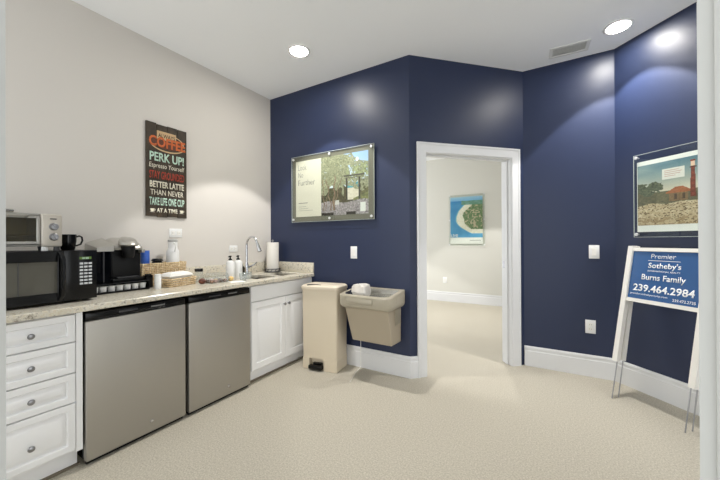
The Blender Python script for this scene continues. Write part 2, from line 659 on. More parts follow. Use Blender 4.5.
# ================================================================== CABINET RUN (local: x along wall, y depth, z up; front faces room)
def panel_front(x0, x1, z0, z1, t=0.02, rail=0.05, y0=0.0):
    """raised-panel door/drawer front, face at y0, thickness t into +y"""
    mb = MB()
    r2 = min(rail, (z1 - z0) * 0.26)

    def ring(ix, iz, y):
        return [(x0 + ix, y0 + y, z0 + iz), (x1 - ix, y0 + y, z0 + iz), (x1 - ix, y0 + y, z1 - iz), (x0 + ix, y0 + y, z1 - iz)]
    g = 0.026 if (z1 - z0) > 0.3 else 0.018
    rings = [ring(0, 0, t), ring(0, 0, 0.003), ring(0.003, 0.003, 0), ring(rail, r2, 0), ring(rail + 0.006, r2 + 0.006, 0.012),
             ring(rail + 0.010, r2 + 0.010, 0.012), ring(rail + 0.010 + g, r2 + 0.010 + g, 0.001),
             ring(rail + 0.014 + g, r2 + 0.014 + g, 0.0)]
    mb.loft(rings)
    return mb


def knob(x, z, parent, y0=0.0):
    mb = MB()
    mb.lathe([(0.0045, 0), (0.005, 0.010), (0.012, 0.016), (0.0145, 0.021), (0.0125, 0.026), (0.006, 0.0285), (0.0, 0.029)], n=16,
             cap1=False)
    mb.rot(Matrix.Translation((x, y0 - 0.0002, z)) @ Matrix.Rotation(R(90), 4, 'X') @ Matrix.Scale(1.0, 4))
    o = mb.build('knob', M['nickel'], parent)
    o['label'] = 'brushed nickel knob'
    return o


XC = -2.215
depth = XC - XL - 0.003

dc = thing('drawer_cabinet', 'white base cabinet with four stacked drawers under the microwave', 'cabinet', (XC, 0.315, 0), 90)
cx1 = 0.719 - 0.315
b = MB()
b.box(0, cx1, 0.021, depth, 0.105, 0.861)
b.box(cx1 - 0.028, cx1, 0.0, 0.021, 0.105, 0.861)
b.build('body', M['cab'], dc)
o = MB().box(0, cx1 - 0.004, 0.066, 0.08, 0.0, 0.1048).build('toe_kick', M['cab'], dc)
for z0, z1 in ((0.706, 0.852), (0.539, 0.700), (0.378, 0.533), (0.119, 0.372)):
    d = panel_front(0.014, cx1 - 0.030, z0, z1, rail=0.032).build('drawer', M['cab'], dc)
    knob(0.512 - 0.315, (z0 + z1) / 2 - (0.02 if z1 < 0.4 else 0), d)

sc = thing('sink_cabinet', 'white base cabinet with two raised-panel doors under the sink', 'cabinet', (XC, 1.858, 0), 90)
cw2 = YA - 0.003 - 1.858
b = MB()
for (a0, a1, z0, z1) in ((0, 0.018, 0.105, 0.861), (cw2 - 0.018, cw2, 0.105, 0.861)):
    b.box(a0, a1, 0.021, depth, z0, z1)
b.box(0.018, cw2 - 0.018, 0.021, depth, 0.105, 0.123)
b.box(0.018, cw2 - 0.018, depth - 0.012, depth, 0.123, 0.861)
b.box(0.018, cw2 - 0.018, 0.021, 0.04, 0.123, 0.861)
b.build('body', M['cab'], sc)
MB().box(0.004, cw2, 0.066, 0.08, 0, 0.1048).build('toe_kick', M['cab'], sc)
MB().box(0.012, cw2 - 0.012, 0, 0.0205, 0.717, 0.852, 0.003, 1).build('false_front', M['cab'], sc)
mid = 2.289 - 1.858
for (a0, a1, k) in ((0.016, mid - 0.0015, mid - 0.028), (mid + 0.0015, cw2 - 0.012, mid + 0.028)):
    d = panel_front(a0, a1, 0.118, 0.711, rail=0.055).build('door', M['cab'], sc)
    knob(k, 0.640, d)

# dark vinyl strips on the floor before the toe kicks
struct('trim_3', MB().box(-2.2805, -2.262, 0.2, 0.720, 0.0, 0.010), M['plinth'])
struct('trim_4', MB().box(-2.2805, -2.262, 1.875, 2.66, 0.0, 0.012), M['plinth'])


def fridge(y0, y1, label):
    w = y1 - y0
    t = thing('mini_fridge', label, 'refrigerator', (-2.194, y0, 0), 90, 'stainless mini fridges')
    MB().box(0.004, w - 0.004, 0.047, 0.60, 0.025, 0.850, 0.006, 2).build('body', M['black'], t)
    MB().box(0.002, w - 0.002, 0.004, 0.046, 0.028, 0.803, 0.006, 3).build('door', M['steel_door'], t)
    g = MB()
    g.box(0.002, w - 0.002, 0.010, 0.046, 0.804, 0.848, 0.004, 2)
    g.box(0.06, w - 0.06, 0.004, 0.012, 0.806, 0.818, 0.003, 1)
    g.box(0.02, w - 0.02, 0.006, 0.012, 0.838, 0.846, 0.002, 1)
    hs = g.build('handle_strip', M['black'], t)
    hs['label'] = 'black recessed handle strip'
    MB().box(0.16, 0.26, 0.0085, 0.0098, 0.823, 0.832).build('name_badge', M['darkgrey'], hs)
    MB().box(w * 0.60, w * 0.60 + 0.085, 0.0085, 0.0098, 0.823, 0.833).build('control_label', M['keygrey'], hs)
    MB().box(0.01, w - 0.01, 0.03, 0.048, 0.004, 0.0275).build('kick_plate', M['blackmat'], t)
    mb = MB().lathe([(0.0, 0), (0.011, 0), (0.010, 0.003), (0.0, 0.004)], n=16, cap0=False, cap1=False)
    mb.rot(Matrix.Translation((w * 0.60, 0.004, 0.095)) @ Matrix.Rotation(R(90), 4, 'X'))
    mb.build('badge', M['chrome'], t)
    for fx in (0.04, w - 0.04):
        for fy in (0.08, 0.54):
            MB().lathe([(0.016, 0), (0.016, 0.0255)], (fx, fy, 0), 12).build('foot', M['blackmat'], t)
    return t


fridge(0.727, 1.289, 'stainless mini fridge beside the white drawers, under the coffee machine')
fridge(1.309, 1.850, 'stainless mini fridge beside the white sink cabinet, under the soap bottles')

# ---- worktop
ct = thing('countertop', 'speckled beige granite worktop running along the left wall over cabinets and fridges', 'countertop',
           (0, 0, TOP))
xs = [XL + 0.002, -2.63, -2.318, -2.19]
ys = [0.20, 2.03, 2.315, 2.350, 2.625, YA - 0.002]
bm = MB()


def slab_holes(mb, xs, ys, holes, z0, z1):
    b = mb.bm
    V = {}

    def gv(i, j, k):
        if (i, j, k) not in V:
            V[(i, j, k)] = b.verts.new((xs[i], ys[j], z0 if k == 0 else z1))
        return V[(i, j, k)]
    nx, ny = len(xs) - 1, len(ys) - 1
    solid = lambda i, j: 0 <= i < nx and 0 <= j < ny and (i, j) not in holes
    for i in range(nx):
        for j in range(ny):
            if not solid(i, j):
                continue
            b.faces.new((gv(i, j, 1), gv(i + 1, j, 1), gv(i + 1, j + 1, 1), gv(i, j + 1, 1)))
            b.faces.new((gv(i, j, 0), gv(i, j + 1, 0), gv(i + 1, j + 1, 0), gv(i + 1, j, 0)))
            for (di, dj, e) in ((-1, 0, ((i, j), (i, j + 1))), (1, 0, ((i + 1, j + 1), (i + 1, j))),
                                (0, -1, ((i + 1, j), (i, j))), (0, 1, ((i, j + 1), (i + 1, j + 1)))):
                if not solid(i + di, j + dj):
                    (a, c), (d2, f) = e
                    b.faces.new((gv(a, c, 0), gv(a, c, 1), gv(d2, f, 1), gv(d2, f, 0)))


slab_holes(bm, xs, ys, {(1, 1), (1, 3)}, -0.035, 0.0)
slab = bm.build('slab', M['granite'], ct, smooth=0)
bv = slab.modifiers.new('bevel', 'BEVEL')
bv.width = 0.006
bv.segments = 3
bv.limit_method = 'ANGLE'
MB().box(XL + 0.002, XL + 0.022, 0.20, YA - 0.002, 0.0003, 0.112, 0.003, 2).build('backsplash', M['granite'], ct)
MB().box(XL + 0.0225, -2.195, YA - 0.022, YA - 0.002, 0.0003, 0.112, 0.003, 2).build('side_splash', M['granite'], ct)

# ---- sink bowls (undermount)
sk = thing('sink', 'double bowl stainless undermount sink set into the granite', 'sink', (0, 0, TOP - 0.036))


def bowl(x0, x1, y0, y1):
    def ring(ins, z, r=0.03):
        pts = []
        for cx, cy, a0 in ((x1 - ins - r, y1 - ins - r, 0), (x0 + ins + r, y1 - ins - r, 90), (x0 + ins + r, y0 + ins + r, 180),
                           (x1 - ins - r, y0 + ins + r, 270)):
            for k in range(5):
                a = R(a0 + k * 22.5)
                pts.append((cx + r * math.cos(a), cy + r * math.sin(a), z))
        return pts
    mb = MB()
    mb.loft([ring(-0.008, -0.0006), ring(0.0, -0.0006), ring(0.004, -0.15), ring(0.02, -0.165), ring(0.022, -0.168), ring(0.0, -0.155),
             ring(-0.003, -0.003)], cap0=False, cap1=False)
    b = mb.bm
    b.verts.ensure_lookup_table()
    n = 20
    b.faces.new([b.verts[3 * n + i] for i in range(n)])
    return mb


for (a, c) in ((2.03, 2.315), (2.350, 2.625)):
    bo = bowl(-2.63, -2.318, a, c).build('bowl', M['sinksteel'], sk)
    MB().lathe([(0.0, 0.004), (0.03, 0.004), (0.036, 0.001), (0.036, 0.0)], (-2.474, (a + c) / 2, -0.1648), 20, cap0=False).build('drain', M['chrome'], bo)

# ---- faucet
fa = thing('faucet', 'chrome gooseneck pull-down faucet behind the sink', 'faucet', (-2.705, 2.228, TOP + 0.0004))
MB().lathe([(0.028, 0), (0.028, 0.006), (0.022, 0.012), (0.019, 0.03), (0.019, 0.10), (0.0165, 0.108), (0.0135, 0.125)], n=20).build('body', M['chrome'], fa)
pts = [(0, 0, 0.125), (0, 0, 0.22), (0, 0, 0.30)]
for k in range(1, 12):
    a = R(180 - k * 14.5)
    pts.append((0.080 + 0.080 * math.cos(a), 0, 0.302 + 0.090 * math.sin(a)))
MB().tube(pts, 0.0115, 12).build('spout', M['chrome'], fa)
e0 = Vector(pts[-1])
dd = (Vector(pts[-1]) - Vector(pts[-2])).normalized()
MB().tube([e0, e0 + dd * 0.02, e0 + dd * 0.06, e0 + dd * 0.10, e0 + dd * 0.102], [0.013, 0.016, 0.0175, 0.02, 0.014], 14).build('spray_head', M['chrome'], fa)
MB().tube([(0.005, 0.014, 0.075), (0.01, 0.045, 0.085), (0.02, 0.075, 0.10), (0.03, 0.105, 0.125)], [0.011, 0.009, 0.007, 0.006], 10).build('handle', M['chrome'], fa)

# built-in glass / smoked soap bottle beside the faucet
sb = thing('soap_bottle', 'small clear smoked soap bottle beside the faucet', 'soap bottle', (-2.66, 2.135, TOP + 0.0004))
MB().lathe([(0.026, 0), (0.028, 0.004), (0.028, 0.075), (0.02, 0.092), (0.010, 0.098), (0.010, 0.104)], n=18).build('bottle', M['smoke'], sb)
MB().lathe([(0.012, 0.1045), (0.012, 0.118), (0.004, 0.119), (0.004, 0.135)], n=12).build('pump', M['nickel'], sb)

# ---- paper towel holder
pt = thing('paper_towel_holder', 'upright paper towel roll on a dark wire stand in the counter corner', 'paper towels', (-2.70, 2.585, TOP + 0.0004))
hb = MB()
for z in (0.006, 0.036):
    hb.tube([(0.084 * math.cos(R(a)), 0.084 * math.sin(R(a)), z) for a in range(0, 360, 15)], 0.0045, 8, closed=True)
for a in range(0, 360, 30):
    hb.tube([(0.084 * math.cos(R(a)), 0.084 * math.sin(R(a)), 0.006), (0.084 * math.cos(R(a + 15)), 0.084 * math.sin(R(a + 15)), 0.036)], 0.003, 6)
hb.lathe([(0.081, 0.002), (0.081, 0.008)], n=24)
hb.build('wire_base', M['darkgrey'], pt)
MB().lathe([(0.006, 0.008), (0.006, 0.345), (0.012, 0.348), (0.013, 0.356), (0.007, 0.364), (0, 0.365)], n=12, cap1=False).build('post', M['nickel'], pt)
MB().lathe([(0.020, 0.010), (0.066, 0.010), (0.067, 0.014), (0.067, 0.329), (0.066, 0.333), (0.020, 0.333)], n=40, cap0=False, cap1=False).build('towel_roll', M['towel'], pt)


# ---- soap dispensers
def soap(x, y, label):
    t = thing('soap_dispenser', label, 'soap dispenser', (x, y, TOP + 0.0004), -60, 'white soap dispensers')
    MB().lathe([(0.035, 0), (0.0375, 0.004), (0.0375, 0.150), (0.034, 0.162), (0.016, 0.172), (0.013, 0.176)], n=24).build('bottle', M['white'], t)
    p = MB()
    p.lathe([(0.0155, 0.1763), (0.0155, 0.190), (0.007, 0.192), (0.007, 0.206), (0.012, 0.208), (0.012, 0.217), (0.0, 0.219)], n=14, cap1=False)
    p.tube([(0, 0, 0.212), (0.02, 0, 0.213), (0.036, 0, 0.207)], [0.006, 0.0055, 0.0045], 8)
    p.build('pump', M['black'], t)
    return t


soap(-2.48, 1.862, 'white soap dispenser with black pump, left one of the pair by the faucet')
soap(-2.48, 1.946, 'white soap dispenser with black pump, right one of the pair, nearer the faucet')

# ================================================================== MICROWAVE + ITEMS ON IT
mw = thing('microwave', 'black microwave oven with keypad on the worktop above the drawers', 'microwave', (-2.35, 0.315, TOP + 0.0004), 90)
mwW, mwD, mz0, mz1 = 0.519, 0.36, 0.012, 0.299
b = MB().box(0, mwW, 0.032, mwD, mz0, mz1, 0.006, 2)
b.build('body', M['black'], mw)
dw = 0.362
fr = MB()
for a in ((0.001, 0.045, mz0 + 0.001, mz1 - 0.001), (dw - 0.022, dw, mz0 + 0.001, mz1 - 0.001), (0.045, dw - 0.022, mz0 + 0.001, 0.065),
          (0.045, dw - 0.022, 0.240, mz1 - 0.001)):
    fr.box(a[0], a[1], 0, 0.0315, a[2], a[3], 0.002, 1)
mdoor = fr.build('door', M['black'], mw)
win = MB()
win.box(0.0455, dw - 0.0225, 0.008, 0.030, 0.0655, 0.2395)
win.build('window', M['blackwin'], mdoor)
MB().box(0.185, 0.189, 0.006, 0.0078, 0.0656, 0.2394).build('window_mullion', M['darkgrey'], mdoor)
hp = [(dw - 0.012, -0.0005, 0.03), (dw - 0.010, -0.028, 0.05), (dw - 0.010, -0.036, 0.10), (dw - 0.010, -0.038, 0.16), (dw - 0.010, -0.036, 0.22),
      (dw - 0.010, -0.028, 0.265), (dw - 0.012, -0.0005, 0.285)]
MB().tube(hp, 0.0115, 10).build('handle', M['black'], mdoor)
cpn = MB().box(dw + 0.0015, mwW - 0.001, 0.0, 0.0315, mz0 + 0.001, mz1 - 0.001, 0.003, 2).build('control_panel', M['black'], mw)
kx0 = 0.747 - 0.315
MB().box(kx0 + 0.002, kx0 + 0.058, -0.0012, -0.0002, 0.246, 0.260).build('display', M['lcd'], cpn)
text('display_digits', '88:88', M['mint'], cpn, (kx0 + 0.030, -0.0014, 0.2525), (1, 0, 0), (0, 0, 1), 0.03, 0.011)
bt = None
for r_ in range(7):
    for c_ in range(3):
        x = kx0 + 0.003 + c_ * 0.0205
        z = 0.216 - r_ * 0.0195
        if bt is None:
            bt = MB().box(0, 0.0165, -0.0014, -0.0002, 0, 0.011, 0.0005, 1).build('button', M['key'], cpn)
            q = bt
        else:
            q = bt.copy()
            COL.objects.link(q)
        q.location = (x, 0, z)
for fx in (0.04, mwW - 0.04):
    for fy in (0.06, mwD - 0.04):
        MB().lathe([(0.014, 0), (0.014, 0.0125)], (fx, fy, 0), 12).build('foot', M['blackmat'], mw)

MT = TOP + 0.0004 + 0.299 + 0.0004
to = thing('toaster_oven', 'silver toaster oven with two knobs on top of the microwave', 'toaster oven', (-2.42, 0.265, MT), 90)
tw = 0.428
px = 0.606 - 0.265
bd = MB()
bd.box(0.0, tw, 0.028, 0.27, 0.196, 0.208, 0.004, 2)
bd.box(0.0, tw, 0.028, 0.27, 0.024, 0.034, 0.003, 1)
bd.box(0.0, 0.012, 0.028, 0.27, 0.034, 0.196)
bd.box(px, tw, 0.028, 0.27, 0.034, 0.196)
bd.box(0.012, px, 0.255, 0.27, 0.034, 0.196)
bd.build('body', M['silver'], to)
MB().box(0.0125, px - 0.0005, 0.25, 0.2545, 0.0345, 0.1955).build('liner', M['warm'], to)
for z in (0.08,):
    rk = MB()
    for k in range(7):
        rk.tube([(0.014, 0.06 + k * 0.028, z), (px - 0.002, 0.06 + k * 0.028, z)], 0.002, 6)
    rk.tube([(0.014, 0.052, z + 0.006), (px - 0.002, 0.052, z + 0.006)], 0.003, 6)
    rk.build('rack', M['chrome'], to)
dfm = MB()
for a in ((0.006, 0.02, 0.036, 0.194), (px - 0.016, px - 0.002, 0.036, 0.194), (0.02, px - 0.016, 0.036, 0.052), (0.02, px - 0.016, 0.180, 0.194)):
    dfm.box(a[0], a[1], 0.012, 0.027, a[2], a[3], 0.002, 1)
td = dfm.build('door', M['silver'], to)
MB().box(0.0205, px - 0.0165, 0.017, 0.021, 0.0525, 0.1795).build('glass', M['glass'], td)
MB().tube([(0.05, 0.012, 0.186), (0.05, -0.022, 0.190), (0.06, -0.03, 0.191), (px - 0.07, -0.03, 0.191), (px - 0.06, -0.022, 0.190), (px - 0.06, 0.012, 0.186)], 0.007, 8).build('handle', M['silver'], td)
tc_ = MB()
tc_.box(px, tw, -0.004, 0.0275, 0.022, 0.206, 0.008, 3)
tcp = tc_.build('control_panel', M['toaster_face'], to)
for z in (0.135, 0.077):
    kb = MB().lathe([(0.021, 0), (0.021, 0.004), (0.018, 0.006), (0.016, 0.020), (0.0, 0.021)], n=24, cap1=False)
    kb.box(-0.0035, 0.0035, -0.017, 0.017, 0.018, 0.027, 0.001, 1)
    kb.rot(Matrix.Translation((0.656 - 0.265, -0.0042, z)) @ Matrix.Rotation(R(90), 4, 'X') @ Matrix.Rotation(R(30), 4, 'Z'))
    kb.build('knob', M['nickel'], tcp)
MB().box(0.640 - 0.265, 0.668 - 0.265, -0.0052, -0.0042, 0.176, 0.182).build('name_plate', M['darkgrey'], tcp)
MB().box(0.02, px - 0.1, 0.02, 0.23, 0.2083, 0.224, 0.005, 2).build('top_tray', M['steel'], to)
for fx, fy, mm in ((px + 0.015, 0.012, 'white'), (tw - 0.02, 0.014, 'darkgrey'), (0.03, 0.05, 'darkgrey'), (0.03, 0.24, 'darkgrey'), (tw - 0.03, 0.24, 'darkgrey')):
    MB().lathe([(0.012, 0), (0.016, 0.0238)] if fy > 0.04 else [(0.015, 0), (0.013, 0.0218)], (fx, fy, 0), 14).build('foot', M[mm], to)

mg = thing('mug', 'glossy black coffee mug on the microwave beside the toaster oven', 'mug', (-2.55, 0.757, MT), 90)
MB().lathe([(0.0, 0.004), (0.026, 0.004), (0.026, 0.0), (0.03, 0.0), (0.034, 0.006), (0.040, 0.05), (0.0415, 0.094), (0.0395, 0.095), (0.0375, 0.09), (0.034, 0.02), (0.0, 0.012)],
           n=28, cap0=False, cap1=False).build('cup', M['black'], mg)
hpts = [(0.037 + 0.0, 0, 0.078), (0.055, 0, 0.086), (0.068, 0, 0.078), (0.071, 0, 0.056), (0.062, 0, 0.034), (0.038, 0, 0.024)]
MB().tube(hpts, 0.0052, 10).build('handle', M['black'], mg)

# ================================================================== COFFEE STATION
tr = thing('pod_drawer', 'black coffee pod drawer under the coffee machine', 'drawer', (-2.53, 0.86, TOP + 0.0004), 90)
tw_, td_ = 0.355, 0.275
b = MB()
b.box(0, tw_, 0.006, td_, 0.058, 0.066, 0.002, 1)
b.box(0, 0.006, 0.006, td_, 0, 0.058)
b.box(tw_ - 0.006, tw_, 0.006, td_, 0, 0.058)
b.box(0.006, tw_ - 0.006, td_ - 0.006, td_, 0, 0.058)
b.build('housing', M['black'], tr)
b = MB()
b.box(0.007, tw_ - 0.007, 0.0, 0.20, 0.0015, 0.007)
b.box(0.007, tw_ - 0.007, 0.0, 0.006, 0.007, 0.014)
b.build('tray', M['blackmat'], tr)
pod = None
for k in range(7):
    if pod is None:
        pod = thing('coffee_pod', '', 'coffee pod', (0, 0, 0), 0, 'white coffee pods in the black drawer')
        MB().lathe([(0.0165, 0), (0.018, 0.003), (0.0215, 0.038), (0.0245, 0.039), (0.0245, 0.0415), (0.0, 0.0415)], n=18, cap1=False).build('cup', M['white'], pod)
        MB().lathe([(0.0235, 0.0418), (0.0235, 0.0424), (0.0, 0.0424)], n=18, cap1=False).build('foil_lid', M['foil'], pod)
        p_ = pod
    else:
        p_ = copy_tree(pod)
    p_.location = (-2.563, 0.893 + k * 0.0478, TOP + 0.0004 + 0.0074)
    p_['label'] = ('white coffee pod in the black pod drawer, ' +
                   ['at its left end against the microwave', 'second from the microwave', 'third from the microwave', 'in the middle of the row',
                    'third from the white creamer bottle', 'second from the white creamer bottle', 'at the right end'][k])

KZ = TOP + 0.0004 + 0.066 + 0.0004
km = thing('coffee_machine', 'black single-serve coffee machine with silver lid on the pod drawer', 'coffee maker', (-2.60, 0.925, KZ), 90)
# local x 0..0.27 along wall, y depth 0..0.2
b = MB()
b.box(0.085, 0.288, 0.055, 0.20, 0.0, 0.222, 0.012, 3)
b.box(0.085, 0.288, 0.0, 0.056, 0.0, 0.022, 0.006, 2)
b.build('body', M['blackmat'], km)
MB().box(0.100, 0.274, 0.046, 0.0545, 0.028, 0.190, 0.004, 2).build('front_panel', M['blackmat'], km)
MB().box(0.115, 0.255, 0.003, 0.044, 0.0224, 0.032, 0.003, 2).build('drip_tray', M['darkgrey'], km)
# water tank on the left, clear smoked, slightly raked top
mb = MB()
q0 = [(0.0, 0.02), (0.084, 0.02), (0.084, 0.19), (0.0, 0.19)]
mb.loft([[(x, y, 0.0) for x, y in q0], [(x, y, 0.215) for x, y in q0]])
wt = mb.build('water_tank', M['smoke'], km, smooth=0)
MB().box(0.008, 0.076, 0.03, 0.18, 0.004, 0.06).build('tank_core', M['black'], wt)
MB().box(0.036, 0.044, 0.016, 0.0198, 0.004, 0.212, 0.001, 1).build('tank_rib', M['darkgrey'], wt)
mb = MB()
mb.loft([[(-0.004, 0.0, 0.2155), (0.092, -0.002, 0.2155), (0.098, 0.195, 0.2155), (-0.004, 0.195, 0.2155)],
         [(-0.004, 0.0, 0.240), (0.092, -0.002, 0.252), (0.098, 0.195, 0.300), (-0.004, 0.195, 0.270)],
         [(0.004, 0.008, 0.248), (0.086, 0.008, 0.262), (0.090, 0.187, 0.308), (0.004, 0.187, 0.278)]])
mb.build('tank_lid', M['silver'], km)
# brew head: silver shoulders, dark nose, silver handle dome
mb = MB()


def dring(cx, cy, rx, ry, z, n=24, tilt=0.0):
    return [(cx + rx * math.cos(2 * math.pi * i / n), cy + ry * math.sin(2 * math.pi * i / n), z + tilt * math.sin(2 * math.pi * i / n)) for i in range(n)]


def rr_(x0, x1, y0, y1, zf, zb, r=0.03):
    pts = []
    for cx, cy, a0 in ((x1 - r, y1 - r, 0), (x0 + r, y1 - r, 90), (x0 + r, y0 + r, 180), (x1 - r, y0 + r, 270)):
        for k in range(5):
            a = R(a0 + k * 22.5)
            y = cy + r * math.sin(a)
            pts.append((cx + r * math.cos(a), y, zf + (zb - zf) * (y - y0) / (y1 - y0)))
    return pts


mb.loft([rr_(0.100, 0.290, 0.015, 0.200, 0.2225, 0.2225), rr_(0.098, 0.292, 0.012, 0.203, 0.236, 0.270), rr_(0.104, 0.284, 0.020, 0.198, 0.252, 0.298), rr_(0.125, 0.255, 0.05, 0.185, 0.262, 0.312)])
mb.build('lid', M['silver'], km)
MB().loft([dring(0.180, 0.0, 0.030, 0.030, 0.165), dring(0.180, -0.002, 0.036, 0.036, 0.178), dring(0.180, 0.0, 0.043, 0.044, 0.245), dring(0.180, 0.0, 0.040, 0.042, 0.250)]).build('brew_head', M['blackmat'], km)
MB().loft([dring(0.180, -0.002, 0.050, 0.050, 0.2505), dring(0.180, -0.004, 0.060, 0.056, 0.260), dring(0.180, 0.0, 0.058, 0.054, 0.284, tilt=0.016), dring(0.180, 0.006, 0.045, 0.042, 0.302, tilt=0.016), dring(0.180, 0.008, 0.02, 0.02, 0.308, tilt=0.008)]).build('handle', M['silver'], km)
MB().box(0.268, 0.291, 0.0, 0.06, 0.200, 0.226, 0.004, 2).build('side_trim', M['silver'], km)

cr = thing('creamer_bottle', 'small plain white cylinder bottle between the pod drawer and napkin basket', 'bottle', (-2.485, 1.247, TOP + 0.0004))
MB().lathe([(0.020, 0), (0.0225, 0.003), (0.0225, 0.088), (0.021, 0.0905)], n=20).build('bottle', M['white'], cr)
MB().lathe([(0.0215, 0.0908), (0.0215, 0.104), (0.019, 0.107), (0, 0.107)], n=20, cap1=False).build('cap', M['white'], cr)

cd = thing('condiment_box', 'low black box behind the small white bottle', 'box', (-2.590, 1.2185, TOP + 0.0004), 90)
mb = MB()
mb.box(0, 0.046, 0, 0.045, 0, 0.006)
for a in ((0, 0.004, 0, 0.045), (0.042, 0.046, 0, 0.045), (0.004, 0.042, 0, 0.004), (0.004, 0.042, 0.041, 0.045)):
    mb.box(*a, 0.006, 0.094)
mb.build('box', M['black'], cd)
MB().box(0.006, 0.040, 0.006, 0.039, 0.0063, 0.104, 0.004, 2).build('packets', M['blackmat'], cd)


# ---- baskets
def basket(w, d, h, t):
    ring = []
    mb = MB()
    n = int(h / 0.0135)
    for k in range(n):
        z = 0.007 + k * (h - 0.014) / (n - 1)
        e = 0.006 * k / n
        pts = []
        r = 0.02
        for cx, cy, a0 in ((w / 2 - r + e, d / 2 - r + e, 0), (-w / 2 + r - e, d / 2 - r + e, 90), (-w / 2 + r - e, -d / 2 + r - e, 180), (w / 2 - r + e, -d / 2 + r - e, 270)):
            for j in range(4):
                a = R(a0 + j * 30)
                pts.append((cx + r * math.cos(a), cy + r * math.sin(a), z))
        # subdivide and wobble like a weave
        sub = []
        m = len(pts)
        for i in range(m):
            p, q = Vector(pts[i]), Vector(pts[(i + 1) % m])
            s = max(1, int((q - p).length / 0.012))
            for u in range(s):
                sub.append(p.lerp(q, u / s))
        for i, p in enumerate(sub):
            s = 1 if (i + k) % 2 else -1
            nrm = Vector((p.x / w, p.y / d, 0)).normalized()
            sub[i] = p + nrm * 0.0022 * s
        mb.tube(sub, 0.0072, 6, closed=True)
    mb.build('woven_sides', M['wicker'], t)
    MB().box(-w / 2 + 0.008, w / 2 - 0.008, -d / 2 + 0.008, d / 2 - 0.008, 0.002, 0.008).build('base', M['wicker'], t)


ba = thing('wicker_basket', 'tall wicker basket against the wall behind the napkin basket', 'basket', (-2.750, 1.40, TOP + 0.0004), 90)
basket(0.345, 0.125, 0.178, ba)
bn = thing('napkin_basket', 'low wicker basket holding white napkins in front of the tall basket', 'basket', (-2.562, 1.425, TOP + 0.0004), 102)
basket(0.235, 0.155, 0.064, bn)
mb = MB()
nx_, ny_ = 12, 8
rings = []
for zz, ins in ((0.012, 0.02), (0.060, 0.018), (0.078, 0.008), (0.092, 0.014), (0.102, 0.03), (0.108, 0.05)):
    pts = []
    w2, d2 = 0.235 / 2 - ins - 0.008, 0.155 / 2 - ins - 0.008
    if zz == 0.078:
        w2 += 0.004
    m = 10
    for (p, q) in (((-w2, -d2), (w2, -d2)), ((w2, -d2), (w2, d2)), ((w2, d2), (-w2, d2)), ((-w2, d2), (-w2, -d2))):
        for k in range(m):
            pts.append((p[0] + (q[0] - p[0]) * k / m + random.uniform(-0.001, 0.001), p[1] + (q[1] - p[1]) * k / m + random.uniform(-0.001, 0.001), zz + random.uniform(-0.002, 0.002)))
    rings.append(pts)
mb.loft(rings)
nk = mb.build('napkin_stack', M['paper'])
nk.location = (-2.562, 1.425, TOP + 0.0004)
nk.rotation_euler = (0, 0, R(102))
tag(nk, 'stack of white paper napkins heaped in the low wicker basket', 'napkins')

# ---- in the tall basket
bc = thing('cup_stack', 'stack of translucent blue plastic cups in the tall wicker basket', 'cups', (-2.750, 1.285, TOP + 0.0094))
for k in range(6):
    z = 0.145 + k * 0.020 - 0.10 + 0.035
    MB().lathe([(0.026, z), (0.0305, z + 0.085), (0.032, z + 0.088), (0.030, z + 0.088), (0.0245, z + 0.003), (0, z + 0.003)], n=22, cap1=False).build('cup', M['blue'], bc)
MB().lathe([(0.024, 0), (0.026, 0.081)], n=18).build('cup', M['blue'], bc)
bl = thing('lid_stack', 'stack of glossy black cup lids in the tall wicker basket', 'cup lids', (-2.750, 1.375, TOP + 0.0094))
for k in range(9):
    z = k * 0.0225
    MB().lathe([(0.040, z), (0.043, z + 0.004), (0.040, z + 0.010), (0.034, z + 0.020), (0.030, z + 0.021), (0, z + 0.016)], n=24, cap1=False).build('lid', M['black'], bl)

fl = thing('thermal_flask', 'tall white flask with grey cap against the wall behind the wicker basket', 'flask', (-2.750, 1.500, TOP + 0.0094))
MB().lathe([(0.045, 0), (0.048, 0.004), (0.048, 0.250), (0.046, 0.262), (0.037, 0.278), (0.0350, 0.29), (0.0350, 0.335)], n=28).build('bottle', M['white'], fl)
MB().lathe([(0.036, 0.3353), (0.037, 0.338), (0.037, 0.352), (0.033, 0.357), (0.0, 0.357)], n=28, cap1=False).build('cap', mat('grey_cap', (170, 170, 166), 0.4), fl)
MB().tube([(0.036, -0.01, 0.325), (0.060, -0.012, 0.32), (0.066, -0.012, 0.29), (0.052, -0.01, 0.262), (0.044, -0.008, 0.255)], 0.005, 8).build('handle', M['white'], fl)

# ---- snacks
sn = thing('snack_container', 'clear plastic bakery box of cookies on the worktop', 'food box', (-2.44, 1.692, TOP + 0.0004), 90)
mb = MB()


def rrect(w, d, z, r=0.02):
    pts = []
    for cx, cy, a0 in ((w / 2 - r, d / 2 - r, 0), (-w / 2 + r, d / 2 - r, 90), (-w / 2 + r, -d / 2 + r, 180), (w / 2 - r, -d / 2 + r, 270)):
        for j in range(5):
            a = R(a0 + j * 22.5)
            pts.append((cx + r * math.cos(a), cy + r * math.sin(a), z))
    return pts


